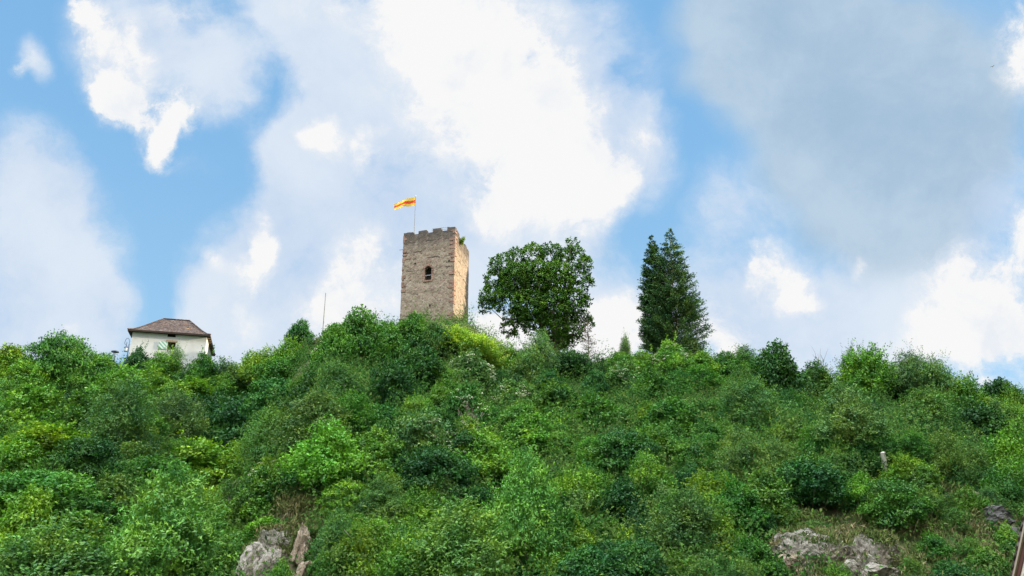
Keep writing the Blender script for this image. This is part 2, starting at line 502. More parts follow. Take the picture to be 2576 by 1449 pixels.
M['pole_metal'] = plain('grey_pole_metal', (.20, .21, .22), .6, .1, 4)
M['white_metal'] = plain('white_painted_metal', (.78, .80, .80), .5, .05)
M['dark_metal'] = plain('dark_painted_iron', (.035, .05, .09), .5, .2)
M['glass'] = plain('pale_lantern_glass', (.62, .72, .76), .15, .05, spec=.5)
def plaster():
    m, t, out = new_mat('cream_plaster')
    g = t.n('ShaderNodeTexCoord').outputs['Object']
    a = t.noise(g, .5, 6, .65); b = t.noise(g, 9, 5, .6)
    s = t.noise(t.vmath('MULTIPLY', g, (1.4, 1.4, .2)), 1.0, 5, .6)
    col = t.mix(t.sstep(a, .35, .7), (.54, .55, .555), (.47, .475, .47))
    col = t.mix(t.math('MULTIPLY', t.sstep(s, .52, .75), .35), col, (.46, .44, .38))
    principled(t, out, col, .95, b, .35, .03, .1)
    return m
M['plaster'] = plaster()
def roof_tiles():
    m, t, out = new_mat('weathered_roof_tiles')
    g = t.n('ShaderNodeTexCoord').outputs['Object']
    vo = t.n('ShaderNodeTexVoronoi', feature='F1')
    t.put(vo.inputs['Vector'], t.vmath('MULTIPLY', g, (5.5, 5.5, 9))); vo.inputs['Scale'].default_value = 1.0
    sep = t.n('ShaderNodeSeparateColor'); t.t.links.new(vo.outputs['Color'], sep.inputs[0])
    col = t.ramp(sep.outputs[0], [(0, (.022, .015, .013)), (.4, (.050, .034, .030)), (.7, (.078, .052, .045)), (.9, (.090, .074, .064)), (1, (.13, .11, .095))])
    l = t.noise(g, 2.2, 6, .7)
    col = t.mix(t.math('MULTIPLY', t.sstep(l, .55, .70), .7), col, (.17, .16, .145))
    o_ = t.noise(t.vmath('ADD', g, (5, 5, 5)), 1.1, 5, .7)
    col = t.mix(t.math('MULTIPLY', t.sstep(o_, .58, .70), .6), col, (.24, .13, .055))
    w = t.n('ShaderNodeTexWave', wave_type='BANDS', bands_direction='Z'); t.put(w.inputs[0], g); w.inputs['Scale'].default_value = 1.6
    principled(t, out, col, .9, t.math('ADD', w.outputs['Fac'], sep.outputs[1]), .6, .06, .15)
    return m
M['tiles'] = roof_tiles()
M['dark_wood'] = plain('dark_eaves_wood', (.028, .018, .014), .85, .3, 5)
M['brown_wood'] = plain('old_brown_wood', (.30, .21, .15), .9, .25, 6)
def rock_mat(name, a, b, c_):
    m, t, out = new_mat(name)
    g = t.n('ShaderNodeTexCoord').outputs['Object']
    n1_ = t.noise(g, .7, 8, .65); n2_ = t.noise(g, 4, 8, .7)
    vo = t.n('ShaderNodeTexVoronoi', feature='DISTANCE_TO_EDGE')
    t.put(vo.inputs['Vector'], t.vmath('ADD', t.vmath('MULTIPLY', g, (1, 1, .6)), t.vmath('MULTIPLY', t.noise(g, 1.5, 4, .6, out=1), (.5, .5, .5)))); vo.inputs['Scale'].default_value = .55
    col = t.mix(t.sstep(n1_, .35, .65), a, b)
    col = t.mix(t.math('MULTIPLY', t.sstep(n2_, .5, .7), .75), col, c_)
    col = t.mix(t.math('MULTIPLY', t.sstep(vo.outputs[0], .0, .035, 1, 0), .55), col, (.07, .06, .045))
    h = t.math('ADD', n2_, t.sstep(vo.outputs[0], 0, .15))
    moss = t.math('MULTIPLY', t.sstep(t.noise(t.vmath('ADD', g, (3, 7, 1)), 1.4, 6, .65), .57, .68), .7)
    col = t.mix(moss, col, (.075, .10, .03))
    principled(t, out, col, .95, h, 1.0, .4, .1)
    return m
M['rock'] = rock_mat('pale_grey_rock', (.42, .39, .34), (.24, .20, .16), (.58, .55, .49))
M['rock_warm'] = rock_mat('ochre_rock', (.46, .38, .28), (.27, .20, .14), (.58, .52, .43))
M['rock_dark'] = rock_mat('dark_grey_rock', (.17, .16, .16), (.10, .095, .095), (.27, .26, .25))

# ------------------------------------------------------------------ ground and hill (one sheet)
xs = np.concatenate([-np.geomspace(4000, 170, 14), np.arange(-160, 160.1, 1.6), np.geomspace(170, 4000, 14)])
ys = np.concatenate([-np.geomspace(4000, 20, 14), np.arange(0, 40, 6), np.arange(42, 200, 1.6), np.geomspace(205, 4000, 16)])
gx, gy = np.meshgrid(xs, ys)
gz = terrain(gx, gy)
nx = len(xs); ny = len(ys)
idx = np.arange(nx * ny).reshape(ny, nx)
Q = np.stack([idx[:-1, :-1], idx[:-1, 1:], idx[1:, 1:], idx[1:, :-1]], -1).reshape(-1, 4)
me = mesh_np('hillside', np.stack([gx, gy, gz], -1).reshape(-1, 3), Q, [M['ground']], smooth=True)
hill = obj('hillside', me)
tag(hill, kind='structure')

# ------------------------------------------------------------------ castle tower
TY = 140.0
Cc = at_Y(1145, 570, TY)
ZT = Cc.z
Lc = at_z(1016, 585.6, ZT); Rc = at_z(1180, 629, ZT)
fu = (Lc - Cc); W = fu.length; fu.normalize()
side = Vector((-fu.y, fu.x, 0))
if side.dot(Rc - Cc) < 0:
    side = -side
D = (Rc - Cc).length
ZB = 43.5
TH = ZT - ZB
print('tower W %.2f D %.2f H %.2f' % (W, D, TH), 'angle', math.degrees(math.acos(fu.dot((Rc - Cc).normalized()))))
# local frame: origin at left-front corner, +x to the near right corner, +y into the tower
ang = math.atan2(-fu.y, -fu.x)
tower = empty('castle_tower', (Lc.x, Lc.y, ZB), (0, 0, ang))
tag(tower, 'square ruined stone castle tower with battlements on the hilltop', 'tower')
# skew of the right face so its far edge stands where it should
lr = Matrix.Rotation(-ang, 3, 'Z') @ (Rc - Lc)
SKX = lr.x - W
D = lr.y
H = TH - 0.55           # crenel base
M['stone'] = stone_mat(ztop=TH)
def tw(x, y, z, inset=0.0):
    """tower plan point: y in 0..1 runs along the depth; walls batter outward at the foot"""
    b = 0.10 * max(0, 1 - z / 5.0) ** 2
    fx = x / W
    return Vector((x + SKX * y + (fx * 2 - 1) * b, y * D - (1 - 2 * y) * b, z))
WX, WZ, WW, WH = W * 0.505, TH - 5.9, 1.2, 2.5        # window centre, foot, width, height
WZ = TH - 9.3
def in_window(x, z):
    if z < WZ or abs(x - WX) > WW / 2:
        return False
    hh = z - WZ
    if hh > WH - WW / 2:
        return (x - WX) ** 2 + (hh - (WH - WW / 2)) ** 2 < (WW / 2) ** 2
    return hh < WH
def wall_face(mb, fn, na, nz, hole=None, zmax=H):
    base_i = len(mb.v)
    for j in range(nz + 1):
        for i in range(na + 1):
            mb.v.append(tuple(fn(i / na, j / nz * zmax)))
    for j in range(nz):
        for i in range(na):
            if hole and hole((i + .5) / na, (j + .5) / nz * zmax):
                continue
            mb.f.append((base_i + j * (na + 1) + i, base_i + j * (na + 1) + i + 1, base_i + (j + 1) * (na + 1) + i + 1, base_i + (j + 1) * (na + 1) + i))
            mb.m.append(0)
rr = random.Random(3)
def rough(p, n, amp=.05):
    q = p * 1.0
    a = mnoise.noise(q * .9) * 1.1 + mnoise.noise(q * 2.3) * .6 + rr.uniform(-.3, .3)
    return q + n * (a * amp)
mb = MB()
NA, NZ = 56, 90
wall_face(mb, lambda a, z: rough(tw(a * W, 0, z), Vector((0, -1, 0))), NA, NZ, lambda a, z: in_window(a * W, z))
wall_face(mb, lambda a, z: rough(tw(W, a, z), Vector((1, 0, 0))), 40, NZ)
wall_face(mb, lambda a, z: rough(tw(W * (1 - a), 1, z), Vector((0, 1, 0))), 30, 40)
wall_face(mb, lambda a, z: rough(tw(0, 1 - a, z), Vector((-1, 0, 0))), 30, 90)
# parapet top and inner faces, platform
T = 0.8
def quad(a, b, c_, d_):
    mb.add([a, b, c_, d_], [(0, 1, 2, 3)])
o4 = [tw(0, 0, H), tw(W, 0, H), tw(W, 1, H), tw(0, 1, H)]
ty = T / D
i4 = [tw(T, ty, H), tw(W - T, ty, H), tw(W - T, 1 - ty, H), tw(T, 1 - ty, H)]
f4 = [Vector((p.x, p.y, H - 1.1)) for p in i4]
for k_ in range(4):
    k2 = (k_ + 1) % 4
    quad(o4[k_], o4[k2], i4[k2], i4[k_])
    quad(i4[k_], i4[k2], f4[k2], f4[k_])
quad(*f4)
# merlons: front, right, back, left
def merlon(p0, p1, inward, h, mb):
    e = (p1 - p0)
    n_ = max(2, int(e.length / .45))
    # ragged top edge in steps
    hs = [h + rr.uniform(-.07, .05) for _ in range(n_)]
    for k_ in range(n_):
        a_ = p0 + e * (k_ / n_); b_ = e / n_
        mb.box(a_ - Vector((0, 0, .02)), b_, inward * T, Vector((0, 0, hs[k_] + .02)))
for a_, b_, hh in ((0, .185, .52), (.29, .45, .56), (.57, .73, .58), (.85, 1.0, .60)):
    merlon(tw(W * a_, 0, H), tw(W * b_, 0, H), Vector((0, 1, 0)), hh, mb)
for a_, b_, hh in ((.14, .30, .5), (.42, .58, .35), (.70, .84, .42), (.93, 1.0, .2)):
    merlon(tw(W, a_, H), tw(W, b_, H), Vector((-1, 0, 0)), hh, mb)
for a_, b_ in ((.0, .18), (.3, .45), (.57, .73), (.85, .99)):
    merlon(tw(W * a_, 1, H), tw(W * b_, 1, H), Vector((0, -1, 0)), .5, mb)
for a_, b_ in ((.14, .30), (.42, .58), (.70, .84)):
    merlon(tw(0, a_, H), tw(0, b_, H), Vector((1, 0, 0)), .5, mb)
mb.build('wall', M['stone'], tower)
# window: reveal box, surround stones, bar
mb = MB()
n_ = 8
prof = [(-WW / 2, 0), (WW / 2, 0)] + [(WW / 2 * math.cos(t), WH - WW / 2 + WW / 2 * math.sin(t)) for t in [math.pi * j / n_ for j in range(n_ + 1)]]
pf = [Vector((WX + x * 1.12, -.01, WZ + z * 1.03 - .03)) for x, z in prof]
pb = [Vector((WX + x * 1.12, .95, WZ + z * 1.03 - .03)) for x, z in prof]
m_ = len(prof)
mb.add(pf + pb, [(i, (i + 1) % m_, m_ + (i + 1) % m_, m_ + i) for i in range(m_)], 0)
mb.add(pb, [tuple(range(m_))], 1)
win = mb.build('window', [M['stone'], M['dark_inside']], tower)
mb = MB()
def sblock(x0, z0, x1, z1, out_=.06):
    mb.box((x0, -out_, z0), (x1 - x0, 0, 0), (0, .3, 0), (0, 0, z1 - z0))
z = WZ - .05
while z < WZ + WH - .5:
    hgt = rr.uniform(.28, .42)
    for s in (-1, 1):
        wd = rr.uniform(.18, .5)
        x0 = WX + s * (WW / 2 + .02)
        sblock(min(x0, x0 + s * wd), z, max(x0, x0 + s * wd), z + hgt - .04)
    z += hgt
for j in range(7):
    t0, t1 = math.pi * j / 7 + .03, math.pi * (j + 1) / 7 - .03
    r0, r1 = WW / 2 + .03, WW / 2 + rr.uniform(.28, .45)
    zc = WZ + WH - WW / 2
    ps = [Vector((WX + r * math.cos(t), 0, zc + r * math.sin(t))) for r, t in ((r0, t0), (r1, t0), (r1, t1), (r0, t1))]
    mb.hexa([p + Vector((0, -.06, 0)) for p in ps] + [p + Vector((0, .25, 0)) for p in ps])
sblock(WX - .85, WZ - .32, WX + .85, WZ - .06, .09)
mb.build('window_surround', M['sandstone'], win)
mb = MB(); mb.tube([(WX - WW / 2 - .05, .12, WZ + .85), (WX + WW / 2 + .05, .12, WZ + .85)], .06, 8)
mb.build('window_bar', M['steel'], win)
# corner stones of red sandstone
z = .2
alt = 0
while z < H - .1:
    hgt = rr.uniform(.3, .5)
    if rr.random() < .72:
        l1, l2 = (rr.uniform(.7, 1.15), rr.uniform(.3, .5)) if alt else (rr.uniform(.3, .55), rr.uniform(.7, 1.1))
        p = tw(W, 0, z)
        mb = MB(); mb.box(p + Vector((.07, -.07, 0)), (-l1, 0, 0), (0, l2, 0), (0, 0, min(hgt, H - z) - .03)); mb.build('corner_stone', M['sandstone'], tower)
    alt ^= 1
    z += hgt
z = H * .45; alt = 0
while z < H - .1:
    hgt = rr.uniform(.3, .5)
    if rr.random() < .45:
        l1 = rr.uniform(.6, .9) if alt else rr.uniform(.25, .45)
        p = tw(0, 0, z)
        mb = MB(); mb.box(p + Vector((-.05, -.06, 0)), (l1, 0, 0), (0, .5, 0), (0, 0, min(hgt, H - z) - .03)); mb.build('corner_stone', M['sandstone'], tower)
    alt ^= 1; z += hgt
# walkway railing behind the battlements
mb = MB()
rail = [tw(W * a, .16, H - 1.1) for a in (.50, .60, .70, .80, .84)]
for p in rail:
    mb.tube([p, p + Vector((0, 0, 2.55))], .035, 6)
for hh in (1.9, 2.2, 2.55):
    mb.tube([rail[0] + Vector((0, 0, hh)), rail[-1] + Vector((0, 0, hh))], .04, 6)
mb.build('railing', M['steel'], tower)
mb = MB(); p = tw(0, .02, TH - 3.1)
mb.tube([p + Vector((.3, 0, 0)), p + Vector((-.75, -.05, -.02))], .035, 6)
mb.build('iron_rod', M['dark_metal'], tower)
# small square putlog holes in the front
mb = MB()
for a_, zz in ((.56, TH - 14.1), (.90, TH - 6.4), (.25, TH - 6.2)):
    mb.box((W * a_ - .13, -.075, zz), (.26, 0, 0), (0, .3, 0), (0, 0, .3))
mb.build('wall_hole', M['dark_inside'], tower)

TM = Matrix.Translation((Lc.x, Lc.y, ZB)) @ Matrix.Rotation(ang, 4, 'Z')
# flagpole and flag
fp = at_Y(1042, 588, TY + 3.2)
top = at_Y(1041.5, 494, TY + 3.2)
fz = ZB + H - 1.1
flagpole = empty('flagpole', (fp.x, fp.y, fz))
tag(flagpole, 'thin white flagpole standing on top of the stone tower', 'flagpole')
hp = top.z - fz
mb = MB(); mb.tube([(0, 0, 0), (0, 0, hp)], [.07, .05], 8); mb.build('pole', M['pole_metal'], flagpole)
mb = MB(); mb.tube([(0, 0, hp), (0, 0, hp + .06), (0, 0, hp + .16)], [.05, .1, .02], 8); mb.build('finial', M['white_metal'], flagpole)
def flag_mat():
    m, t, out = new_mat('flag_cloth')
    at = t.n('ShaderNodeAttribute', attribute_name='tone').outputs['Fac']
    col = t.ramp(at, [(0, (.90, .56, .09)), (.34, (.76, .09, .045)), (.66, (.92, .60, .10))], 'CONSTANT')
    df = t.n('ShaderNodeBsdfDiffuse'); t.put(df.inputs[0], col)
    tr = t.n('ShaderNodeBsdfTranslucent'); t.put(tr.inputs[0], col)
    mx = t.n('ShaderNodeMixShader'); mx.inputs[0].default_value = .5
    t.t.links.new(df.outputs[0], mx.inputs[1]); t.t.links.new(tr.outputs[0], mx.inputs[2])
    t.t.links.new(mx.outputs[0], out.inputs[0])
    return m
nu, nv = 40, 15
FLW, FLH = 3.55, 1.75
V = []; tone = []
for j in range(nv + 1):
    for i in range(nu + 1):
        u, v = i / nu, j / nv
        x = -u * FLW * (1 - .05 * math.sin(u * 5)) - .06
        y = .30 * math.sin(u * 8 + v * 1.6) * u ** .6 + .10 * math.sin(u * 19 + v * 3) * u
        z = v * FLH * (1 - .34 * u) - .10 * u - .62 * u * u + .035 * math.sin(u * 12 + 1)
        V.append((x, y, z)); tone.append(v)
Q = np.array([(j * (nu + 1) + i, j * (nu + 1) + i + 1, (j + 1) * (nu + 1) + i + 1, (j + 1) * (nu + 1) + i) for j in range(nv) for i in range(nu)])
fl = obj('flag', mesh_np('flag', np.array(V), Q, [flag_mat()], tone=np.array(tone), smooth=True), loc=(fp.x, fp.y, top.z - FLH - .1))
tag(fl, 'yellow and red striped flag blowing to the left from the tower flagpole', 'flag')

# ------------------------------------------------------------------ white house on the left
HY = 125.0
e_fl = at_Y(321, 831, HY)
ZE = e_fl.z
e_fr = at_z(529, 845, ZE); e_br = at_z(543.4, 896, ZE)
hu_ = (e_fr - e_fl); EW = hu_.length; hu_.normalize()
hv_ = Vector((-hu_.y, hu_.x, 0)); ED = (e_br - e_fr).dot(hv_)
print('house', EW, ED, 'skew', (e_br - e_fr).dot(hu_), 'ZE', ZE)
hang = math.atan2(hu_.y, hu_.x)
ZHB = ZE - 8.5
house = empty('white_house', (e_fl.x, e_fl.y, ZHB), (0, 0, hang))
tag(house, 'cream plastered house with brown hipped tile roof above the bushes', 'house')
HH = 8.5
OV = .5
# ridge points seen on the plane of mid depth
def on_plane_v(px, py, v):
    d = ray(px, py)
    n_v = np.array(hv_)
    o_ = np.array(e_fl + hv_ * v) - np.array([0, 0, EYE])
    t = n_v @ o_ / (n_v @ d)
    p = Vector(d * t) + Vector((0, 0, EYE)) - e_fl
    return p.dot(hu_), p.z
r1 = on_plane_v(411, 807, ED / 2); r2 = on_plane_v(476.5, 809, ED / 2)
RZH = (r1[1] + r2[1]) / 2
print('ridge', r1, r2)
# walls with openings on the front
fs_ = lambda px, py: on_plane_v(px, py, OV)
hx0, hz1 = fs_(422.5, 838); hx1, hz0 = fs_(441.5, 848.5)
sx0, sz1 = fs_(422, 860); sx1, sz0 = fs_(440, 880)
hz0 += HH; hz1 = HH; sz0 += HH; sz1 += HH
x0, x1, y0, y1 = OV + .15, EW - OV, OV, ED - OV
batt = .22
mb = MB()
xsn = sorted({x0, x1, hx0, hx1, sx0, sx1}); zsn = sorted({0, HH, hz0, sz0, sz1})
for i in range(len(xsn) - 1):
    for j in range(len(zsn) - 1):
        xm, zm = (xsn[i] + xsn[i + 1]) / 2, (zsn[j] + zsn[j + 1]) / 2
        if (hx0 < xm < hx1 and zm > hz0) or (sx0 < xm < sx1 and sz0 < zm < sz1):
            continue
        def sh(x, z):
            return Vector((x - (batt * (1 - z / HH) if x == x0 else 0), y0 - .0, z))
        mb.add([sh(xsn[i], zsn[j]), sh(xsn[i + 1], zsn[j]), sh(xsn[i + 1], zsn[j + 1]), sh(xsn[i], zsn[j + 1])], [(0, 1, 2, 3)])
mb.add([(x1, y0, 0), (x1, y1, 0), (x1, y1, HH), (x1, y0, HH)], [(0, 1, 2, 3)])
mb.add([(x1, y1, 0), (x0 - batt, y1, 0), (x0, y1, HH), (x1, y1, HH)], [(0, 1, 2, 3)])
mb.add([(x0 - batt, y1, 0), (x0 - batt, y0, 0), (x0, y0, HH), (x0, y1, HH)], [(0, 1, 2, 3)])
mb.build('wall', M['plaster'], house)
mb = MB()
mb.add([(hx0 - .05, y0 + .4, hz0 - .05), (hx1 + .05, y0 + .4, hz0 - .05), (hx1 + .05, y0 + .4, HH), (hx0 - .05, y0 + .4, HH)], [(0, 1, 2, 3)])
mb.add([(hx0, y0, hz0), (hx1, y0, hz0), (hx1, y0 + .4, hz0), (hx0, y0 + .4, hz0)], [(0, 1, 2, 3)])
for xx in (hx0, hx1):
    mb.add([(xx, y0, hz0), (xx, y0 + .4, hz0), (xx, y0 + .4, HH), (xx, y0, HH)], [(0, 1, 2, 3)])
mb.build('hatch', M['dark_inside'], house)
mb = MB()
mb.add([(sx0 - .05, y0 + .3, sz0 - .05), (sx1 + .05, y0 + .3, sz0 - .05), (sx1 + .05, y0 + .3, sz1 + .05), (sx0 - .05, y0 + .3, sz1 + .05)], [(0, 1, 2, 3)], 0)
for xx in (sx0, sx1):
    mb.add([(xx, y0, sz0), (xx, y0 + .3, sz0), (xx, y0 + .3, sz1), (xx, y0, sz1)], [(0, 1, 2, 3)], 1)
hw = mb.build('window', [M['dark_inside'], M['plaster']], house)
mb = MB(); mb.box((sx0 - .25, y0 - .05, sz1), (sx1 - sx0 + .5, 0, 0), (0, .2, 0), (0, 0, .28)); mb.build('lintel', M['brown_wood'], hw)
def stripes_mat():
    m, t, out = new_mat('green_white_shutter_paint')
    g = t.n('ShaderNodeTexCoord').outputs['Object']
    s = t.n('ShaderNodeSeparateXYZ'); t.put(s.inputs[0], g)
    v = t.math('FRACT', t.math('MULTIPLY', t.math('ADD', s.outputs[0], s.outputs[2]), 1.75))
    col = t.mix(t.sstep(v, .46, .54), (.17, .36, .28), (.55, .62, .58))
    principled(t, out, col, .6)
    return m
stp = stripes_mat()
shw = (sx1 - sx0)
mb = MB(); mb.box((sx0 - shw - .05, y0 - .10, sz0), (shw, 0, 0), (0, .06, 0), (0, 0, sz1 - sz0)); mb.build('shutter', stp, hw)
# roof rings (bell-cast)
rc = [(.0, 0.0), (.16, .085), (.38, .30), (.7, .66), (1.0, 1.0)]
mb = MB()
e4 = [Vector((0, 0, HH)), Vector((EW, 0, HH)), Vector((EW, ED, HH)), Vector((0, ED, HH))]
g4 = [Vector((r1[0], ED / 2, HH)), Vector((r2[0], ED / 2, HH)), Vector((r2[0], ED / 2 + .02, HH)), Vector((r1[0], ED / 2 + .02, HH))]
vs, fs2 = [], []
for (a, zf) in rc:
    for k_ in range(4):
        p = e4[k_].lerp(g4[k_], a); vs.append(Vector((p.x, p.y, HH + zf * RZH + .22)))
for i in range(len(rc) - 1):
    for k_ in range(4):
        k2 = (k_ + 1) % 4
        fs2.append((i * 4 + k_, i * 4 + k2, (i + 1) * 4 + k2, (i + 1) * 4 + k_))
mb.add(vs, fs2, 0)
b0 = [p - Vector((0, 0, .06)) for p in e4]
mb.add(b0 + vs[:4], [(k_, (k_ + 1) % 4, 4 + (k_ + 1) % 4, 4 + k_) for k_ in range(4)], 1)
mb.add(b0, [(0, 1, 2, 3)], 1)
hroof = mb.build('roof', [M['tiles'], M['dark_wood']], house)
mb = MB()
for k_ in range(4):
    mb.tube([vs[i * 4 + k_] + Vector((0, 0, .02)) for i in range(len(rc))], .11, 6)
mb.tube([vs[16] + Vector((-.1, 0, .03)), vs[17] + Vector((.1, 0, .03))], .12, 6)
mb.build('ridge_tiles', M['tiles'], hroof)
# rafters under the right eave
mb = MB()
for i in range(9):
    yy = y0 + (y1 - y0) * (i + .5) / 9
    mb.box((x1 + .01, yy - .06, HH - .22), (OV - .05, 0, .06), (0, .12, 0), (0, 0, .14))
mb.build('rafter', M['brown_wood'], hroof)

# lantern on a crook and plain street lamp
lp = at_Y(499, 0, HY) if False else None
bx = at_Y(325, 866, HY - 1.0); tp = at_Y(325, 861, HY - 1.0)
px_m = depth_of(bx) / F
gz_ = float(terrain(bx.x, bx.y))
lan = empty('crook_lantern', (bx.x, bx.y, gz_))
tag(lan, 'dark lantern hanging from a curled iron arm beside the white house', 'lantern')
pt = at_Y(324.5, 866, bx.y).z - gz_
mb = MB()
L_ = 11.6 * px_m
arc = [(-L_ * .5 + L_ * .5 * math.cos(t), 0, pt + .18 + .75 * math.sin(t)) for t in np.linspace(0, math.pi * 1.0, 11)]
curl = [(-L_ + .16 + .16 * math.cos(t), 0, pt + .18 + .22 * math.sin(t)) for t in np.linspace(math.pi, math.pi * 2.3, 8)]
mb.tube([(0, 0, 0), (0, 0, pt)], [.09, .06], 8); mb.tube([(0, 0, pt)] + arc + curl, .035, 6)
mb.tube([(-L_ + .30, 0, pt + .2), (-L_ + .30, 0, pt - .12)], .02, 6)
mb.build('post', M['dark_metal'], lan)
mb = MB(); lx = -L_ + .30
mb.tube([(lx, 0, pt - .12), (lx, 0, pt - .3), (lx, 0, pt - .55)], [.05, .13, .30], 8); mb.build('lantern_cap', M['dark_metal'], lan)
mb = MB(); mb.tube([(lx, 0, pt - .56), (lx, 0, pt - 1.0)], [.24, .17], 8); mb.build('lantern_glass', M['glass'], lan)
mb = MB(); mb.tube([(lx, 0, pt - 1.005), (lx, 0, pt - 1.1)], [.26, .24], 8); mb.build('lantern_base', M['dark_metal'], lan)
sb = hit(286.5, 935); stt = at_Y(289.5, 886, sb.y)
sl = empty('street_lamp', sb)
tag(sl, 'slim street lamp with flat disc head left of the white house', 'street lamp')
hs = stt.z - sb.z
dx = stt.x - sb.x
mb = MB(); mb.tube([(0, 0, 0), (dx, 0, hs)], [.09, .055], 8); mb.build('pole', M['dark_metal'], sl)
mb = MB(); mb.tube([(dx, 0, hs - .05), (dx, 0, hs), (dx, 0, hs + .14), (dx, 0, hs + .22)], [.1, .55, .52, .12], 14); mb.build('lamp_head', M['dark_metal'], sl)

# thin mast left of the tower
mbp = hit(810, 862); mt_ = at_Y(810.5, 737, mbp.y)
mb = MB(); mb.tube([(0, 0, -.3), (0, 0, (mt_.z - mbp.z) * .5), (0, 0, mt_.z - mbp.z)], [.10, .085, .06], 8)
mb.tube([(0, 0, -.3), (0, 0, .25)], [.2, .16], 8)
mast = mb.build('mast', M['pole_metal'], loc=mbp)
tag(mast, 'bare grey metal mast rising from the ridge left of the tower', 'mast')

# leaning weathered post on the right slope
wp = hit(2230, 1215); wtp = at_Y(2221, 1138, wp.y - .6)
mb = MB(); a_ = Vector((0, 0, -.4)); b_ = wtp - wp
mb.tube([a_, a_.lerp(b_, .35), a_.lerp(b_, .7) + Vector((.02, 0, 0)), b_, b_ + Vector((0, 0, .05))], [.22, .20, .18, .17, .04], 7)
post = mb.build('weathered_post', M['pale_bark'], loc=wp)
tag(post, 'leaning grey weathered wooden post among shrubs on the right slope', 'post')

# ------------------------------------------------------------------ near house, bottom right (only its roof verge shows)
A = at_Y(2546, 1449, 21.0)
az = rad(47.0); pit = rad(52.0)
h = Vector((math.sin(az), math.cos(az), 0)); nrm = Vector((-math.cos(az), math.sin(az), 0)) * -1
if nrm.dot(Vector((0, 0, 0)) - A) < 0:
    nrm = -nrm
# angle search so that the verge passes through its second point
best = None
for azd in np.arange(184, 240, .5):
    for pd in (42, 46, 50):
        hh = Vector((math.sin(rad(azd)), math.cos(rad(azd)), 0)); e = hh * math.cos(rad(pd)) + Vector((0, 0, math.sin(rad(pd))))
        for s in np.arange(.6, 5, .1):
            q = project(A + e * s)
            er = math.hypot(q[0] - 2578, q[1] - 1307)
            if best is None or er < best[0]:
                best = (er, azd, pd, s)
print('verge', best)
az, pit = rad(best[1]), rad(best[2])
h = Vector((math.sin(az), math.cos(az), 0)); e = h * math.cos(pit) + Vector((0, 0, math.sin(pit)))
nrm = Vector((-h.y, h.x, 0))
if nrm.dot(-A) < 0:
    nrm = -nrm
perp = h * math.sin(pit) - Vector((0, 0, math.cos(pit)))       # into the gable, square to the verge
eave = A - e * 3.0 - nrm * .62 + perp * .05
half = 9.0
apex = eave + h * half + Vector((0, 0, half * math.tan(pit)))
e2 = h * math.cos(pit) - Vector((0, 0, math.sin(pit)))
near = empty('gabled_house', (0, 0, 0))
tag(near, 'corner of a pink gabled house with scalloped red verge, bottom right', 'house')
M['pink'] = plain('pink_plaster', (.72, .52, .43), .9, .06, 3)
M['maroon'] = plain('dark_red_paint', (.13, .055, .05), .6, .15, 3)
M['beige'] = plain('beige_paint', (.42, .34, .27), .7, .1, 3)
M['offwhite'] = plain('off_white_paint', (.78, .68, .62), .6, .05, 3)
M['redtrim'] = plain('red_brown_trim', (.42, .19, .14), .7, .12, 3)
Ls = half / math.cos(pit)
def strip(name, mat, w0, w1, out0, out1, scal=False):
    mb = MB()
    for (st, dr, pr) in ((eave, e, perp), (eave + h * half * 2, -h * math.cos(pit) + Vector((0, 0, math.sin(pit))), -h * math.sin(pit) - Vector((0, 0, math.cos(pit))))):
        p = st + pr * w0 + nrm * out0
        if not scal:
            mb.box(p, dr * Ls, pr * (w1 - w0), nrm * (out1 - out0))
        else:
            n_ = int(Ls / .28 * 1)
            for i in range(n_):
                prof_ = [(0, 0), (.28, 0)] + [(.14 + .14 * math.cos(t), (w1 - w0) * (.55 + .45 * math.sin(t))) for t in np.linspace(0, math.pi, 7)]
                ps = [p + dr * (Ls * i / n_ + x) + pr * y for x, y in prof_]
                k_ = len(ps)
                mb.add([q for q in ps] + [q + nrm * (out1 - out0) for q in ps], [tuple(range(k_)), tuple(range(k_, 2 * k_))] + [(i2, (i2 + 1) % k_, k_ + (i2 + 1) % k_, k_ + i2) for i2 in range(k_)])
    return mb.build(name, mat, near)
strip('roof_edge', M['beige'], -.05, .015, -.3, .62)
strip('verge_board', M['maroon'], .015, .15, .54, .58)
strip('moulding', M['offwhite'], .15, .25, .50, .56)
strip('scalloped_trim', M['redtrim'], .25, .38, .46, .50, True)
mb = MB()
g0, g1 = eave + h * .25, eave + h * (2 * half - .25)
gb0, gb1 = Vector((g0.x, g0.y, 0)), Vector((g1.x, g1.y, 0))
bk = -nrm * 9
pts = [gb0, gb1, g1, apex, g0]
pts = [gb0, gb1, g1 - Vector((0, 0, .02)), apex - Vector((0, 0, .1)), g0 - Vector((0, 0, .02))]
mb.add(pts + [p + bk for p in pts], [(0, 1, 2, 3, 4), (5, 6, 7, 8, 9), (0, 5, 9, 4), (1, 6, 7, 2)])
mb.build('wall', M['pink'], near)
mb = MB()
for (st, dr, pr) in ((eave, e, -perp), (eave + h * half * 2, -h * math.cos(pit) + Vector((0, 0, math.sin(pit))), h * math.sin(pit) + Vector((0, 0, math.cos(pit))))):
    mb.box(st + pr * .055 + nrm * .6 - dr * .3, dr * (Ls + .3), pr * .12, -nrm * 9.8)
mb.build('roof', M['tiles'], near)

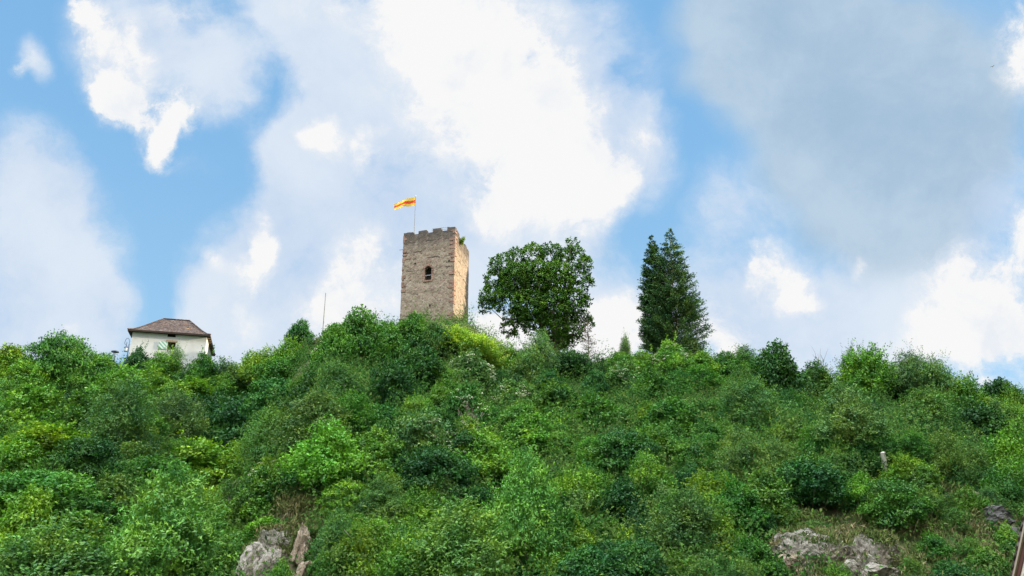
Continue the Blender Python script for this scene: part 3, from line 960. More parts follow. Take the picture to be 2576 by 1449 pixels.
# ------------------------------------------------------------------ bird
bp = at_Y(2497, 168, 95)
mb = MB()
mb.tube([(-.17, 0, 0), (-.08, 0, .01), (.02, 0, .02), (.10, 0, .02), (.16, 0, .03), (.2, 0, .02)], [.01, .04, .055, .045, .03, .006], 8)
for s in (-1, 1):
    mb.add([(-.03, .03 * s, .03), (.07, .03 * s, .03), (.05, .2 * s, .11), (-.02, .38 * s, .07), (-.06, .2 * s, .10)], [(0, 1, 2, 4), (4, 2, 3)])
mb.add([(-.15, -.015, 0), (-.15, .015, 0), (-.27, .05, .0), (-.27, -.05, .0)], [(0, 1, 2, 3)])
bird = mb.build('bird', M['dark_metal'], loc=bp, rot=(.1, -.15, .5))
tag(bird, 'tiny dark bird flying in the grey cloud at upper right', 'bird')

# ------------------------------------------------------------------ rocks
def rock_mesh(name, seed, mat, n=20, blocky=0.35):
    r_ = np.random.default_rng(seed)
    bm = bmesh.new()
    bmesh.ops.create_icosphere(bm, subdivisions=4, radius=1)
    V = np.array([v.co for v in bm.verts])
    # cut by random planes for a fractured look
    for _ in range(n):
        d = r_.normal(size=3); d /= np.linalg.norm(d)
        off = r_.uniform(.42, .86)
        s = V @ d
        V -= np.outer(np.maximum(s - off, 0), d)
    q = V * 3.1 + seed
    V += (np.sin(q[:, [1, 2, 0]] * 2.3) * np.cos(q[:, [2, 0, 1]] * 1.7)) * .06 + np.sin(q[:, [2, 0, 1]] * 5.1 + q * 4) * .035 + r_.normal(size=V.shape) * .016
    for v, c_ in zip(bm.verts, V):
        v.co = c_
    me = bpy.data.meshes.new(name)
    bm.to_mesh(me); bm.free()
    me.materials.append(mat)
    return me
ROCKZ = []
def rock(px, py, w, h_, dep, seed, mat, label, tilt=0.0, group=None, spin=0.0):
    """centre pixel, width/height in picture units, depth as a share of the width"""
    w, h_ = w * 1.25, h_ * 1.2
    ROCKZ.append((px, py + h_ * .05, w * .42, h_ * .42))
    p = hit(px, py + h_ * .35)
    m_ = depth_of(p) / F
    o = obj('rock', rock_mesh('rock', seed, mat), loc=p + Vector((0, -.05 * w * m_, h_ * .30 * m_)), rot=(rad(-10), rad(tilt), rad(spin)), scale=(w * m_ / 2 * 1.1, w * m_ / 2 * dep, h_ * m_ / 2 * 1.15))
    tag(o, label, 'rock', group)
    return o
g_ = 'rock outcrops on the slope'
CRAGT = []
def crag(px, py, w, h_, seed, mat, label):
    p = hit(px, py); m_ = depth_of(p) / F
    rg_ = np.random.default_rng(seed)
    bm = bmesh.new(); bmesh.ops.create_icosphere(bm, subdivisions=6, radius=1)
    V = np.array([v.co for v in bm.verts])
    for (fq, am) in ((2.1, .16), (4.3, .11), (9.0, .07), (19.0, .035), (37.0, .018)):
        o_ = rg_.uniform(0, 9, 3)
        q = V * fq + o_
        n_ = np.sin(q[:, 0] + 1.3 * np.sin(q[:, 1] * .9)) * np.sin(q[:, 1] + 1.1 * np.sin(q[:, 2] * 1.1)) + np.sin(q[:, 2] * 1.2 + 1.2 * np.sin(q[:, 0]))
        n_ = np.round(n_ * 1.6) / 1.6 * .6 + n_ * .4          # stepped ledges
        V = V + unit_np(V) * (n_ * am * .6)[:, None]
    for v, c_ in zip(bm.verts, V):
        v.co = c_
    me = bpy.data.meshes.new('crag'); bm.to_mesh(me); bm.free(); me.materials.append(mat)
    o = obj('rock_outcrop', me, loc=p + Vector((0, 1.0, 0)), scale=(w * m_ / 2, w * m_ * .22, h_ * m_ / 2))
    tag(o, label, 'rock', g_)
    Vw = V * np.array(o.scale) + np.array(o.location)
    nr = np.array([v.normal for v in me.vertices])
    ok = (nr[:, 2] > .45) & (rg_.random(len(nr)) < 700.0 / len(nr) * 1.5)
    CRAGT.append(Vw[ok])
def unit_np(a):
    return a / np.maximum(np.linalg.norm(a, axis=-1, keepdims=True), 1e-9)
crag(2075, 1440, 260, 190, 4, M['rock'], 'broad craggy rock face in dry grass at the right bottom edge')
crag(2215, 1440, 160, 200, 9, M['rock'], 'right-hand craggy part of the right rock outcrop, below the layered shrub')
crag(690, 1440, 210, 210, 12, M['rock'], 'broad grey-brown rock wall behind the slabs of the left outcrop')
crag(755, 1425, 74, 210, 6, M['rock_warm'], 'tall cracked tan cliff face of the left rock outcrop')
crag(645, 1470, 120, 140, 8, M['rock'], 'grey cliff slab at the foot of the left rock outcrop')
rock(628, 1430, 80, 120, .7, 1, M['rock'], 'grey rock slab at the foot of the slope, leftmost of the left outcrop', 18, g_)
rock(672, 1430, 50, 110, .7, 2, M['rock'], 'narrow pale grey rock face in the middle of the left outcrop', 12, g_)
rock(752, 1375, 48, 110, .8, 3, M['rock_warm'], 'tall tan rock pillar, upper part of the left outcrop', 8, g_)
rock(765, 1440, 55, 80, .8, 4, M['rock_warm'], 'cracked tan rock block below the tall rock pillar', 0, g_)
rock(722, 1236, 42, 20, .8, 5, M['rock_warm'], 'small cream boulder lying in shrubs above the left outcrop', 0, g_)
rock(668, 1300, 30, 48, .7, 6, M['rock_warm'], 'ochre rock step between cream boulder and left outcrop', 15, g_)
rock(2087, 1385, 50, 66, .8, 7, M['rock'], 'upright grey rock, left of the white rocks in the right outcrop', -15, g_)
rock(2030, 1395, 42, 52, .8, 8, M['rock'], 'lichened grey rock at the left shoulder of the right outcrop', 10, g_)
rock(1985, 1425, 52, 56, .8, 9, M['rock_warm'], 'brownish rock at the far left foot of the right outcrop', 8, g_)
rock(2205, 1385, 56, 66, .8, 10, M['rock'], 'big pale rock, upper right of the right outcrop', 5, g_)
rock(2240, 1380, 48, 86, .8, 11, M['rock'], 'grooved grey rock at the right end of the right outcrop', -12, g_)
rock(2145, 1400, 36, 40, .8, 12, M['rock'], 'small pale rock in the middle of the right outcrop', 0, g_)
rock(2150, 1440, 68, 62, .8, 13, M['rock'], 'broad grey rock at the bottom edge in the right outcrop', 5, g_)
rock(2225, 1440, 72, 48, .8, 14, M['rock'], 'low wide pale rock below the grooved grey rock', 0, g_)
rock(2115, 1345, 20, 16, .8, 15, M['rock'], 'little stone topping the right outcrop in dry grass', 0, g_)
rock(2434, 1247, 54, 32, .8, 16, M['rock_warm'], 'cream boulder alone in the dry grass, right of the weathered post', 0, g_)
rock(2520, 1310, 80, 56, .8, 17, M['rock_dark'], 'dark grey rock face by the right edge above the pink house', 0, g_)
rock(2550, 1340, 60, 40, .8, 18, M['rock_dark'], 'low dark rock touching the pink house roof line', 0, g_)
rock(2370, 1193, 16, 12, .8, 19, M['rock_warm'], 'fist-like pale stone between weathered post and cream boulder', 20, g_)

# ------------------------------------------------------------------ foliage generators
def unit(a):
    return a / np.maximum(np.linalg.norm(a, axis=-1, keepdims=True), 1e-9)
def leaves(P, Dr, N, L, Wd, tone):
    S = unit(np.cross(Dr, N))
    L = L[:, None]; Wd = Wd[:, None]
    fold = unit(np.cross(S, Dr)) * L * .10
    V = np.stack([P, P + Dr * L * .5 + S * Wd * .5 + fold, P + Dr * L, P + Dr * L * .5 - S * Wd * .5 + fold], 1).reshape(-1, 3)
    return V, np.repeat(tone, 4)
def crown_np(rg, lobes, sprays, per, leaf, spray_len, up=.35, spread=.6, droop=0.0, flat=0.0, width=.55, lower=-.45, fill=.55):
    lobes = np.asarray(lobes, float)
    C, R = lobes[:, :3], lobes[:, 3:6]
    wgt = (R[:, 0] * R[:, 1] + R[:, 0] * R[:, 2]) ; wgt /= wgt.sum()
    li = rg.choice(len(lobes), sprays, p=wgt)
    d = unit(rg.normal(size=(sprays, 3)))
    bad = d[:, 2] < lower
    d[bad, 2] *= -rg.uniform(0, 1, bad.sum())
    d = unit(d)
    rr_ = 1 - (1 - fill) * rg.random(sprays) ** 1.3
    P0 = C[li] + R[li] * d * rr_[:, None]
    ax = unit(d * np.array([1, 1, .8]) + np.array([0, 0, up]) + rg.normal(size=(sprays, 3)) * .35)
    if flat:
        ax[:, 2] *= (1 - flat); ax = unit(ax)
    lt = rg.normal(size=len(lobes)) * .14
    stn = rg.normal(size=sprays) * .15
    n = sprays * per
    t = np.tile((np.arange(per) + .5) / per, sprays)
    si = np.repeat(np.arange(sprays), per)
    A = ax[si]
    SL = spray_len * rg.uniform(.6, 1.3, sprays)[si]
    P = P0[si] + A * (t * SL)[:, None] + rg.normal(size=(n, 3)) * (spread * spray_len * .35 * (1.15 - t))[:, None]
    P[:, 2] -= droop * spray_len * t ** 2
    Dr = unit(A * .6 + rg.normal(size=(n, 3)) * .8 + np.array([0, 0, -.15 - droop * .6]))
    N = unit(np.array([0, 0, .6]) + rg.normal(size=(n, 3)) * .42 + d[si] * .85)
    L = leaf * rg.uniform(.6, 1.3, n)
    tone = lt[li][si] * 1.2 + stn[si] + rg.normal(size=n) * .08 + (t - .5) * .28
    return leaves(P, Dr, N, L, L * width, tone)
def sticks_np(paths, n=5):
    """paths: list of (points, radii) -> verts, quads"""
    V, Q = [], []
    b = 0
    for pts, rads in paths:
        pts = np.asarray(pts, float)
        for i in range(len(pts)):
            d = pts[min(i + 1, len(pts) - 1)] - pts[max(i - 1, 0)]
            d = d / max(np.linalg.norm(d), 1e-6)
            a = np.cross(d, (.31, .95, .1)); a /= max(np.linalg.norm(a), 1e-6)
            c_ = np.cross(d, a)
            for j in range(n):
                th = 2 * math.pi * j / n
                V.append(pts[i] + (a * math.cos(th) + c_ * math.sin(th)) * rads[i])
        for i in range(len(pts) - 1):
            for j in range(n):
                Q.append((b + i * n + j, b + i * n + (j + 1) % n, b + (i + 1) * n + (j + 1) % n, b + (i + 1) * n + j))
        b += len(pts) * n
    return np.array(V), np.array(Q)
def limb(rg, a, b, r0, r1, k_=5, wob=.06):
    a = np.array(a, float); b = np.array(b, float)
    L = np.linalg.norm(b - a)
    pts = [a + (b - a) * t + rg.normal(size=3) * wob * L * math.sin(math.pi * t) for t in np.linspace(0, 1, k_)]
    return pts, np.linspace(r0, r1, k_)

def shape_lobes(rg, kind):
    lob = []
    def ring(n, r0, r1, z0, z1, s0, s1, sz=1.0):
        for i in range(n):
            th = i * 2.39996 + rg.uniform(-.4, .4); r = rg.uniform(r0, r1)
            z = z0 + (z1 - z0) * (i + rg.random()) / n
            s_ = rg.uniform(s0, s1)
            lob.append((r * math.cos(th), r * math.sin(th), z, s_, s_, s_ * sz))
    if kind == 'A':        # rounded dense shrub of separate clumps
        ring(8, .50, .78, .15, .75, .26, .40, .8); ring(6, .20, .55, .8, 1.25, .24, .38, .8); ring(2, 0, .2, 1.2, 1.45, .2, .3, .9)
        lob.append((0, 0, .55, .45, .45, .45))
    elif kind == 'B':      # irregular upright
        ring(7, .45, .72, .15, .8, .24, .38, 1.0); ring(6, .2, .5, .8, 1.4, .2, .34, 1.2); ring(3, 0, .25, 1.3, 1.75, .16, .26, 1.4)
        lob.append((0, 0, .6, .4, .4, .6))
    elif kind == 'C':      # layered, spreading
        for i in range(15):
            z = .18 + 1.3 * i / 14; w = .80 * math.sin(math.pi * (.25 + .68 * (i / 14))) ** .7
            th = i * 2.4
            lob.append((w * .8 * math.cos(th), w * .8 * math.sin(th), z, .44, .44, .12))
        lob.append((0, 0, .7, .38, .38, .6))
    elif kind == 'D':      # feathery
        ring(8, .45, .75, .15, .9, .2, .34, 1.4); ring(6, .15, .5, .9, 1.4, .18, .30, 1.6); ring(3, 0, .3, 1.3, 1.75, .12, .2, 1.8)
        lob.append((0, 0, .6, .42, .42, .65))
    elif kind == 'E':      # upright shoots
        ring(8, .4, .78, .15, .75, .24, .36, 1.0); ring(6, .1, .5, .7, 1.25, .2, .32, 1.3); ring(2, 0, .3, 1.1, 1.5, .14, .2, 1.8)
        lob.append((0, 0, .5, .5, .5, .5))
    return lob
KP = {  # sprays, leaves per spray, leaf length, spray length, up, spread, droop, flat, width
    'A': (1250, 11, .085, .20, .40, .8, .0, 0, .62), 'B': (1250, 11, .085, .24, .55, .7, .0, 0, .6), 'C': (1300, 12, .085, .30, .05, .7, .15, .65, .6),
    'D': (1600, 12, .062, .28, .55, .45, .30, 0, .40), 'E': (1150, 12, .085, .36, 1.15, .45, -.05, 0, .50)}
def make_shrub(kind, seed, fine=1.0):
    rg = np.random.default_rng(seed)
    lob = shape_lobes(rg, kind)
    s, per, lf, sl, up_, spr, dr, fl_, wd = KP[kind]
    s = int(s * fine * fine); lf = lf / fine
    V, tone = crown_np(rg, lob, s, per, lf, sl, up_, spr, dr, fl_, wd)
    # a few long leafy shoots leave the outline
    shoots = 34 if kind in 'DE' else 16
    sp = []
    for i in range(shoots):
        l_ = lob[rg.integers(len(lob))]
        a = np.array(l_[:3]) + np.array([0, 0, l_[5] * .6]) + rg.normal(size=3) * .12
        b = a + np.array([rg.normal() * .16, rg.normal() * .16, rg.uniform(.22, .62 if kind in 'DE' else .45)])
        n = 18
        t = np.linspace(.1, 1, n)[:, None]
        P = a + (b - a) * t + rg.normal(size=(n, 3)) * .02
        Dr = unit(rg.normal(size=(n, 3)) + np.array([0, 0, .3]))
        v, tn = leaves(P, Dr, unit(rg.normal(size=(n, 3)) + np.array([0, 0, .8])), lf * rg.uniform(.7, 1.2, n), lf * wd * np.ones(n), rg.normal(size=n) * .1 + .12)
        V = np.concatenate([V, v]); tone = np.concatenate([tone, tn])
    nq = len(V) // 4
    Q = np.arange(nq * 4).reshape(-1, 4)
    paths = []
    for l_ in lob[:9]:
        paths.append(limb(rg, (rg.normal() * .05, rg.normal() * .05, -.1), l_[:3], .035, .010, 5, .07))
    SV, SQ = sticks_np(paths)
    return V, tone, Q, SV, SQ
PROTO = {}
def proto(kind, seed, fine=1.0):
    key = (kind, seed, fine)
    if key not in PROTO:
        V, tone, Q, SV, SQ = make_shrub(kind, seed * 31 + ord(kind), fine)
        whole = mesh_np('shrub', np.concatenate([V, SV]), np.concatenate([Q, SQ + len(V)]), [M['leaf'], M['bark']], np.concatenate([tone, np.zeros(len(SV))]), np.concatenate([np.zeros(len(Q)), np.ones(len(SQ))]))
        cr = mesh_np('crown', V, Q, [M['leaf']], tone)
        tk = mesh_np('trunk', SV * np.array([1, 1, 1]), SQ, [M['bark']], smooth=True)
        hi = float(np.percentile(V[:, 2], 99.3)); wi = float(np.percentile(np.abs(V[:, 0]), 98.5)) * 2
        PROTO[key] = (whole, cr, tk, wi, hi)
    return PROTO[key]
def blossom_mesh(seed):
    rg = np.random.default_rng(seed)
    n0, per = 60, 20
    d = unit(rg.normal(size=(n0, 3))); d[:, 2] = np.abs(d[:, 2]) * .8 + .05; d = unit(d)
    C0 = d * np.array([.95, .95, .95]) * rg.uniform(.86, 1.02, (n0, 1)) + np.array([0, 0, .72])
    P = np.repeat(C0, per, 0) + rg.normal(size=(n0 * per, 3)) * np.array([.045, .045, .016])
    n = len(P)
    V, _ = leaves(P, unit(rg.normal(size=(n, 3)) * np.array([1, 1, .3])), unit(rg.normal(size=(n, 3)) * .4 + np.array([0, 0, 1])), np.full(n, .042), np.full(n, .036), np.zeros(n))
    return mesh_np('blossom', V, np.arange(len(V)).reshape(-1, 4), [M['blossom']])
BLOS = [blossom_mesh(i) for i in range(2)]

COLS = {'dk': ((.028, .100, .024), 'dark green'), 'md': ((.058, .170, .026), 'mid green'), 'br': ((.104, .252, .034), 'bright green'), 'yg': ((.122, .255, .028), 'yellow green'),
        'gg': ((.084, .185, .052), 'grey green'), 'bl': ((.034, .130, .032), 'bluish green'), 'sy': ((.190, .310, .050), 'sunlit yellow green'), 'pg': ((.108, .255, .054), 'pale green'), 'ol': ((.078, .170, .034), 'olive green')}  # 'sy' has the sunlight painted into the leaf colour
KW = {'A': 'rounded', 'B': 'bushy', 'C': 'layered', 'D': 'feathery', 'E': 'upright', 'F': 'flowering'}
PLANTS = []
def plant(px, py, w, hgt, kind, col, shift=0.0, lean=0.0):
    lean = random.uniform(-.14, .14)
    p = hit(px, py)
    dp = depth_of(p); m_ = dp / F
    wm, hm = w * m_, hgt * m_
    k_ = 'A' if kind == 'F' else kind
    seed = random.randrange(3)
    fine = 1.3 if (wm > 9 and dp > 105) else 1.0
    whole, cr, tk, wi, hi = proto(k_, seed, fine)
    sx = wm / wi; sz = hm / hi
    rz = random.uniform(0, 6.28)
    base_, cname = COLS[col]
    f_ = random.uniform(.86, 1.16)
    colr = (base_[0] * f_ * random.uniform(.88, 1.14), base_[1] * f_, base_[2] * f_ * random.uniform(.85, 1.15), 1)
    loc = (p.x, p.y, p.z - .2 - .06 * hm)
    if hm > 6.0 and kind != 'F':
        root = empty('tree', loc, (0, lean, rz))
        c_ = obj('crown', cr, root, scale=(sx, sx, sz)); c_.color = colr
        obj('trunk', tk, root, scale=(sx, sx, sz))
        typ = 'tree'
    else:
        root = obj('shrub', whole, None, loc, (0, lean, rz), (sx * random.uniform(.88, 1.14), sx * random.uniform(.88, 1.14), sz)); root.color = colr
        typ = 'shrub'
        if kind == 'F':
            b_ = obj('blossom', BLOS[seed % 2], root, scale=(wi / 2, wi / 2, hi / 1.75)); b_['kind'] = 'stuff'
    PLANTS.append(dict(o=root, px=px, py=py - hgt * .55, w=w, h=hgt, hm=hm, typ=typ, kind=kind, col=cname, p=p))
    return root

HAND = [
 # skyline, left
 (15, 965, 130, 100, 'B', 'yg'), (135, 1000, 175, 160, 'C', 'md'), (245, 975, 120, 90, 'A', 'md'), (60, 1020, 150, 110, 'B', 'yg'), (330, 960, 70, 92, 'A', 'dk'), (398, 975, 110, 90, 'A', 'br'),
 (428, 958, 72, 96, 'D', 'gg'), (497, 985, 95, 100, 'A', 'md'), (300, 1030, 150, 110, 'A', 'br'), (385, 1030, 130, 95, 'B', 'yg'), (480, 1040, 140, 95, 'B', 'br'), (572, 980, 90, 78, 'E', 'gg'), (640, 985, 130, 112, 'E', 'yg'),
 (700, 1000, 150, 100, 'A', 'md'), (720, 950, 120, 95, 'E', 'yg'), (755, 868, 68, 74, 'A', 'bl'), (905, 950, 165, 178, 'B', 'md'), (835, 950, 120, 140, 'A', 'md'), (965, 930, 120, 125, 'A', 'md'), (1030, 890, 110, 112, 'A', 'md'),
 (1095, 905, 110, 95, 'A', 'dk'), (1155, 905, 130, 86, 'E', 'sy'), (1208, 930, 110, 88, 'E', 'sy'), (1245, 928, 75, 72, 'E', 'sy'), (1060, 985, 140, 100, 'A', 'dk'), (850, 1030, 140, 125, 'D', 'gg'), (980, 1030, 120, 110, 'A', 'dk'), (1180, 990, 125, 100, 'F', 'gg'),
 # ridge, right
 (1360, 950, 105, 120, 'D', 'gg'), (1290, 950, 120, 72, 'A', 'md'), (1440, 955, 120, 75, 'A', 'dk'), (1560, 955, 100, 72, 'A', 'md'), (1572, 925, 44, 88, 'D', 'ol'), (1620, 955, 95, 72, 'A', 'br'), (1690, 950, 100, 98, 'F', 'br'),
 (1575, 1000, 125, 95, 'F', 'gg'), (1760, 955, 115, 72, 'A', 'br'), (1825, 960, 95, 78, 'A', 'md'), (1880, 975, 105, 110, 'D', 'md'), (1965, 1010, 145, 155, 'A', 'dk'), (2060, 1020, 100, 115, 'B', 'ol'), (2140, 1000, 100, 135, 'D', 'gg'), (2205, 1010, 135, 140, 'E', 'br'),
 (2300, 1010, 150, 130, 'D', 'gg'), (2375, 1040, 140, 150, 'D', 'gg'), (2440, 1055, 125, 115, 'E', 'br'), (2520, 1040, 110, 90, 'A', 'dk'), (2565, 1060, 90, 95, 'E', 'br'),
 # upper slope, left
 (60, 1105, 175, 125, 'A', 'br'), (200, 1110, 165, 115, 'A', 'md'), (285, 1150, 195, 190, 'D', 'gg'), (425, 1150, 180, 150, 'D', 'gg'), (520, 1125, 160, 120, 'A', 'dk'), (605, 1170, 150, 150, 'C', 'dk'), (695, 1075, 150, 110, 'C', 'bl'), (770, 1060, 120, 110, 'A', 'dk'),
 (110, 1195, 180, 120, 'B', 'yg'), (25, 1225, 140, 120, 'A', 'br'), (205, 1225, 160, 115, 'C', 'dk'), (500, 1255, 230, 130, 'A', 'yg'), (385, 1265, 180, 100, 'C', 'md'), (95, 1320, 260, 120, 'C', 'md'), (275, 1330, 120, 120, 'B', 'ol'), (200, 1290, 120, 80, 'A', 'dk'),
 (330, 1210, 130, 90, 'B', 'ol'), (430, 1060, 120, 90, 'A', 'br'),
 # lower left
 (30, 1440, 160, 190, 'B', 'yg'), (185, 1435, 210, 130, 'A', 'br'), (65, 1530, 240, 190, 'E', 'pg'), (190, 1530, 250, 150, 'A', 'gg'), (390, 1520, 290, 310, 'D', 'pg'), (560, 1370, 130, 80, 'A', 'br'), (525, 1500, 110, 100, 'A', 'md'), (480, 1380, 130, 120, 'E', 'md'),
 # middle
 (690, 1180, 170, 150, 'D', 'gg'), (785, 1150, 180, 150, 'D', 'gg'), (655, 1300, 125, 110, 'A', 'md'), (820, 1235, 220, 150, 'E', 'br'), (870, 1110, 160, 115, 'D', 'md'), (960, 1120, 120, 95, 'A', 'bl'), (930, 1215, 140, 120, 'A', 'br'), (1060, 1160, 150, 115, 'F', 'gg'),
 (1170, 1085, 120, 110, 'F', 'md'), (1220, 1215, 160, 120, 'E', 'br'), (1100, 1265, 170, 125, 'C', 'dk'), (1290, 1060, 120, 95, 'F', 'gg'), (1400, 1075, 150, 105, 'A', 'md'), (1330, 1155, 150, 105, 'A', 'br'), (1500, 1105, 130, 105, 'A', 'md'), (1120, 1060, 120, 95, 'A', 'md'),
 (1345, 1450, 195, 285, 'D', 'pg'), (1165, 1510, 250, 225, 'D', 'pg'), (1040, 1490, 150, 150, 'E', 'br'), (850, 1440, 110, 140, 'D', 'gg'), (900, 1455, 130, 130, 'E', 'yg'), (1050, 1355, 120, 110, 'E', 'yg'), (672, 1368, 110, 62, 'A', 'br'), (960, 1320, 130, 110, 'D', 'gg'),
 # right of the middle
 (1570, 1195, 160, 100, 'C', 'bl'), (1450, 1305, 135, 120, 'E', 'yg'), (1560, 1325, 120, 110, 'A', 'dk'), (1650, 1175, 135, 100, 'E', 'md'), (1740, 1410, 190, 160, 'D', 'gg'), (1635, 1080, 72, 66, 'A', 'yg'), (1700, 1105, 125, 95, 'A', 'md'), (1630, 1260, 120, 110, 'E', 'br'),
 (1900, 1090, 160, 125, 'D', 'gg'), (2140, 1140, 180, 180, 'D', 'gg'), (1962, 1150, 72, 78, 'A', 'yg'), (2055, 1165, 120, 90, 'E', 'md'), (2350, 1130, 200, 160, 'D', 'gg'), (2475, 1150, 180, 150, 'A', 'dk'), (2545, 1240, 150, 150, 'E', 'br'), (2385, 1210, 120, 120, 'D', 'ol'),
 (2255, 1330, 165, 125, 'C', 'md'), (2165, 1270, 110, 70, 'E', 'br'), (2285, 1225, 85, 80, 'E', 'yg'), (2050, 1285, 145, 120, 'A', 'bl'), (1880, 1225, 120, 110, 'D', 'ol'), (2105, 1475, 95, 62, 'E', 'br'), (702, 1478, 62, 62, 'A', 'br'), (808, 1480, 80, 80, 'A', 'md'), (1945, 1480, 90, 80, 'A', 'md'), (590, 1390, 80, 60, 'A', 'md'), (1990, 1335, 85, 62, 'D', 'ol'), (2340, 1300, 85, 60, 'D', 'gg'), (2400, 1335, 95, 62, 'D', 'ol'), (2350, 1405, 95, 70, 'A', 'md'), (2440, 1405, 85, 60, 'D', 'ol'), (2482, 1445, 95, 72, 'A', 'md'), (2300, 1455, 80, 60, 'D', 'ol'), (2400, 1480, 115, 75, 'A', 'dk'), (2490, 1290, 85, 60, 'D', 'gg'), (2045, 1345, 70, 45, 'D', 'gg'), (2110, 1215, 110, 80, 'D', 'gg'), (2320, 1250, 90, 70, 'A', 'ol'), (1480, 1500, 130, 110, 'A', 'bl'), (1960, 1210, 120, 100, 'D', 'gg'),
 (1600, 1480, 150, 110, 'C', 'dk'), (1860, 1330, 130, 110, 'A', 'md'), (1900, 1450, 120, 90, 'A', 'md'), (2300, 1170, 110, 80, 'D', 'md'), (2545, 1395, 70, 80, 'A', 'br'),
]
for a in HAND:
    gf = 1.0 if a[1] - a[3] < np.interp(a[0], [r[0] for r in RIDGE], [r[1] for r in RIDGE]) + 15 or a[1] > 1300 and a[0] > 1930 else 1.14
    plant(a[0], a[1], a[2] * gf, a[3] * gf * 1.04, *a[4:])
# the gaps between are filled by further shrubs of the same kinds
placed = [(a[0], a[1], a[2]) for a in HAND]
fr = random.Random(21)
def skyline_y(px):
    return np.interp(px, [r[0] for r in RIDGE], [r[1] for r in RIDGE])
tries = 0
while len(PLANTS) < 296 and tries < 9000:
    tries += 1
    px = fr.uniform(-40, 2620); lo = skyline_y(px) + 45
    py = fr.uniform(lo, 1510)
    w = fr.uniform(70, 138) * (.85 + .3 * (py - 900) / 600)
    if 990 < px < 1270 and py < 960:
        continue
    if 2185 < px < 2275 and 1180 < py < 1290:
        continue
    if px > 1930 and py > 1290:
        continue
    if 550 < px < 850 and py > 1250:
        continue
    if any(abs(px - q[0]) < (w + q[2]) * .25 and abs(py - q[1]) < (w + q[2]) * .14 for q in placed):
        continue
    placed.append((px, py, w))
    zone = 'L' if px < 620 else ('C' if px < 1850 else 'R')
    kind = fr.choice({'L': 'AABCCDE', 'C': 'AADEEBCF', 'R': 'ADDDEB'}[zone])
    col = fr.choice({'L': ['dk', 'md', 'br', 'yg', 'md'], 'C': ['md', 'bl', 'br', 'md', 'gg', 'dk', 'yg'], 'R': ['gg', 'md', 'ol', 'gg', 'br', 'dk']}[zone])
    plant(px, py, w, w * fr.uniform(.72, 1.15), kind, col)

# beyond the three hundred largest plants the small shrubs between them are one mass
mass_fr = random.Random(5)
mass_rg = np.random.default_rng(55)
light = {}
for kd in 'ABDE':
    for sd_ in range(3):
        s_, per_, lf_, sl_, up_, spr_, dr_, fl_, wd_ = KP[kd]
        light[(kd, sd_)] = crown_np(np.random.default_rng(900 + sd_ * 7 + ord(kd)), shape_lobes(np.random.default_rng(300 + sd_), kd), 260, 9, lf_ * 1.55, sl_, up_, spr_, dr_, fl_, wd_)
MV, MT, MC = [], [], []
cnt = 0
tries = 0
while cnt < 520 and tries < 30000:
    tries += 1
    px = mass_fr.uniform(-60, 2640) if cnt < 330 else mass_fr.choice((mass_fr.uniform(-640, -50), mass_fr.uniform(-640, -50), mass_fr.uniform(2630, 2960)))
    py = mass_fr.uniform(skyline_y(px) + 30, 1500)
    w = mass_fr.uniform(48, 92) * (1.5 if cnt >= 330 else 1) * (.85 + .35 * (py - 900) / 600)
    if (px > 1930 and py > 1285 and mass_fr.random() > .10) or (600 < px < 830 and py > 1270) or (1900 < px < 2330 and py > 1330) or (990 < px < 1270 and py < 960) or (2190 < px < 2275 and 1190 < py < 1290):
        continue
    if any(abs(px - q[0]) < (w + q[2]) * .16 and abs(py - q[1]) < (w + q[2]) * .08 for q in placed):
        continue
    placed.append((px, py, w)); cnt += 1
    p = hit(px, py); m_ = depth_of(p) / F
    kd = mass_fr.choice('AABDE')
    V, tone = light[(kd, mass_fr.randrange(3))]
    sc_ = w * m_ / 2; a_ = mass_fr.uniform(0, 6.28)
    R_ = np.array([[math.cos(a_), -math.sin(a_), 0], [math.sin(a_), math.cos(a_), 0], [0, 0, mass_fr.uniform(.8, 1.25)]]) * sc_
    MV.append(V @ R_.T + np.array([p.x, p.y, p.z - .25 * sc_]))
    MT.append(tone)
    cn = COLS[mass_fr.choice(['md', 'md', 'br', 'gg', 'dk', 'bl', 'ol', 'yg'] if px < 1850 else ['gg', 'md', 'ol', 'br', 'dk'])][0]
    f_ = mass_fr.uniform(.85, 1.15)
    MC.append(np.tile(np.array([cn[0] * f_, cn[1] * f_, cn[2] * f_, 1.0]), (len(V), 1)))
MV, MT, MC = np.concatenate(MV), np.concatenate(MT), np.concatenate(MC)
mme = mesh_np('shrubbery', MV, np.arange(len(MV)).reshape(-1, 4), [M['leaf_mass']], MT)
ca = mme.attributes.new('tint', 'FLOAT_COLOR', 'POINT'); ca.data.foreach_set('color', MC.astype(np.float32).ravel())
shm = obj('shrubbery', mme)
tag(shm, 'tangle of small green shrubs filling the slope between larger ones', 'shrubbery', kind='stuff')

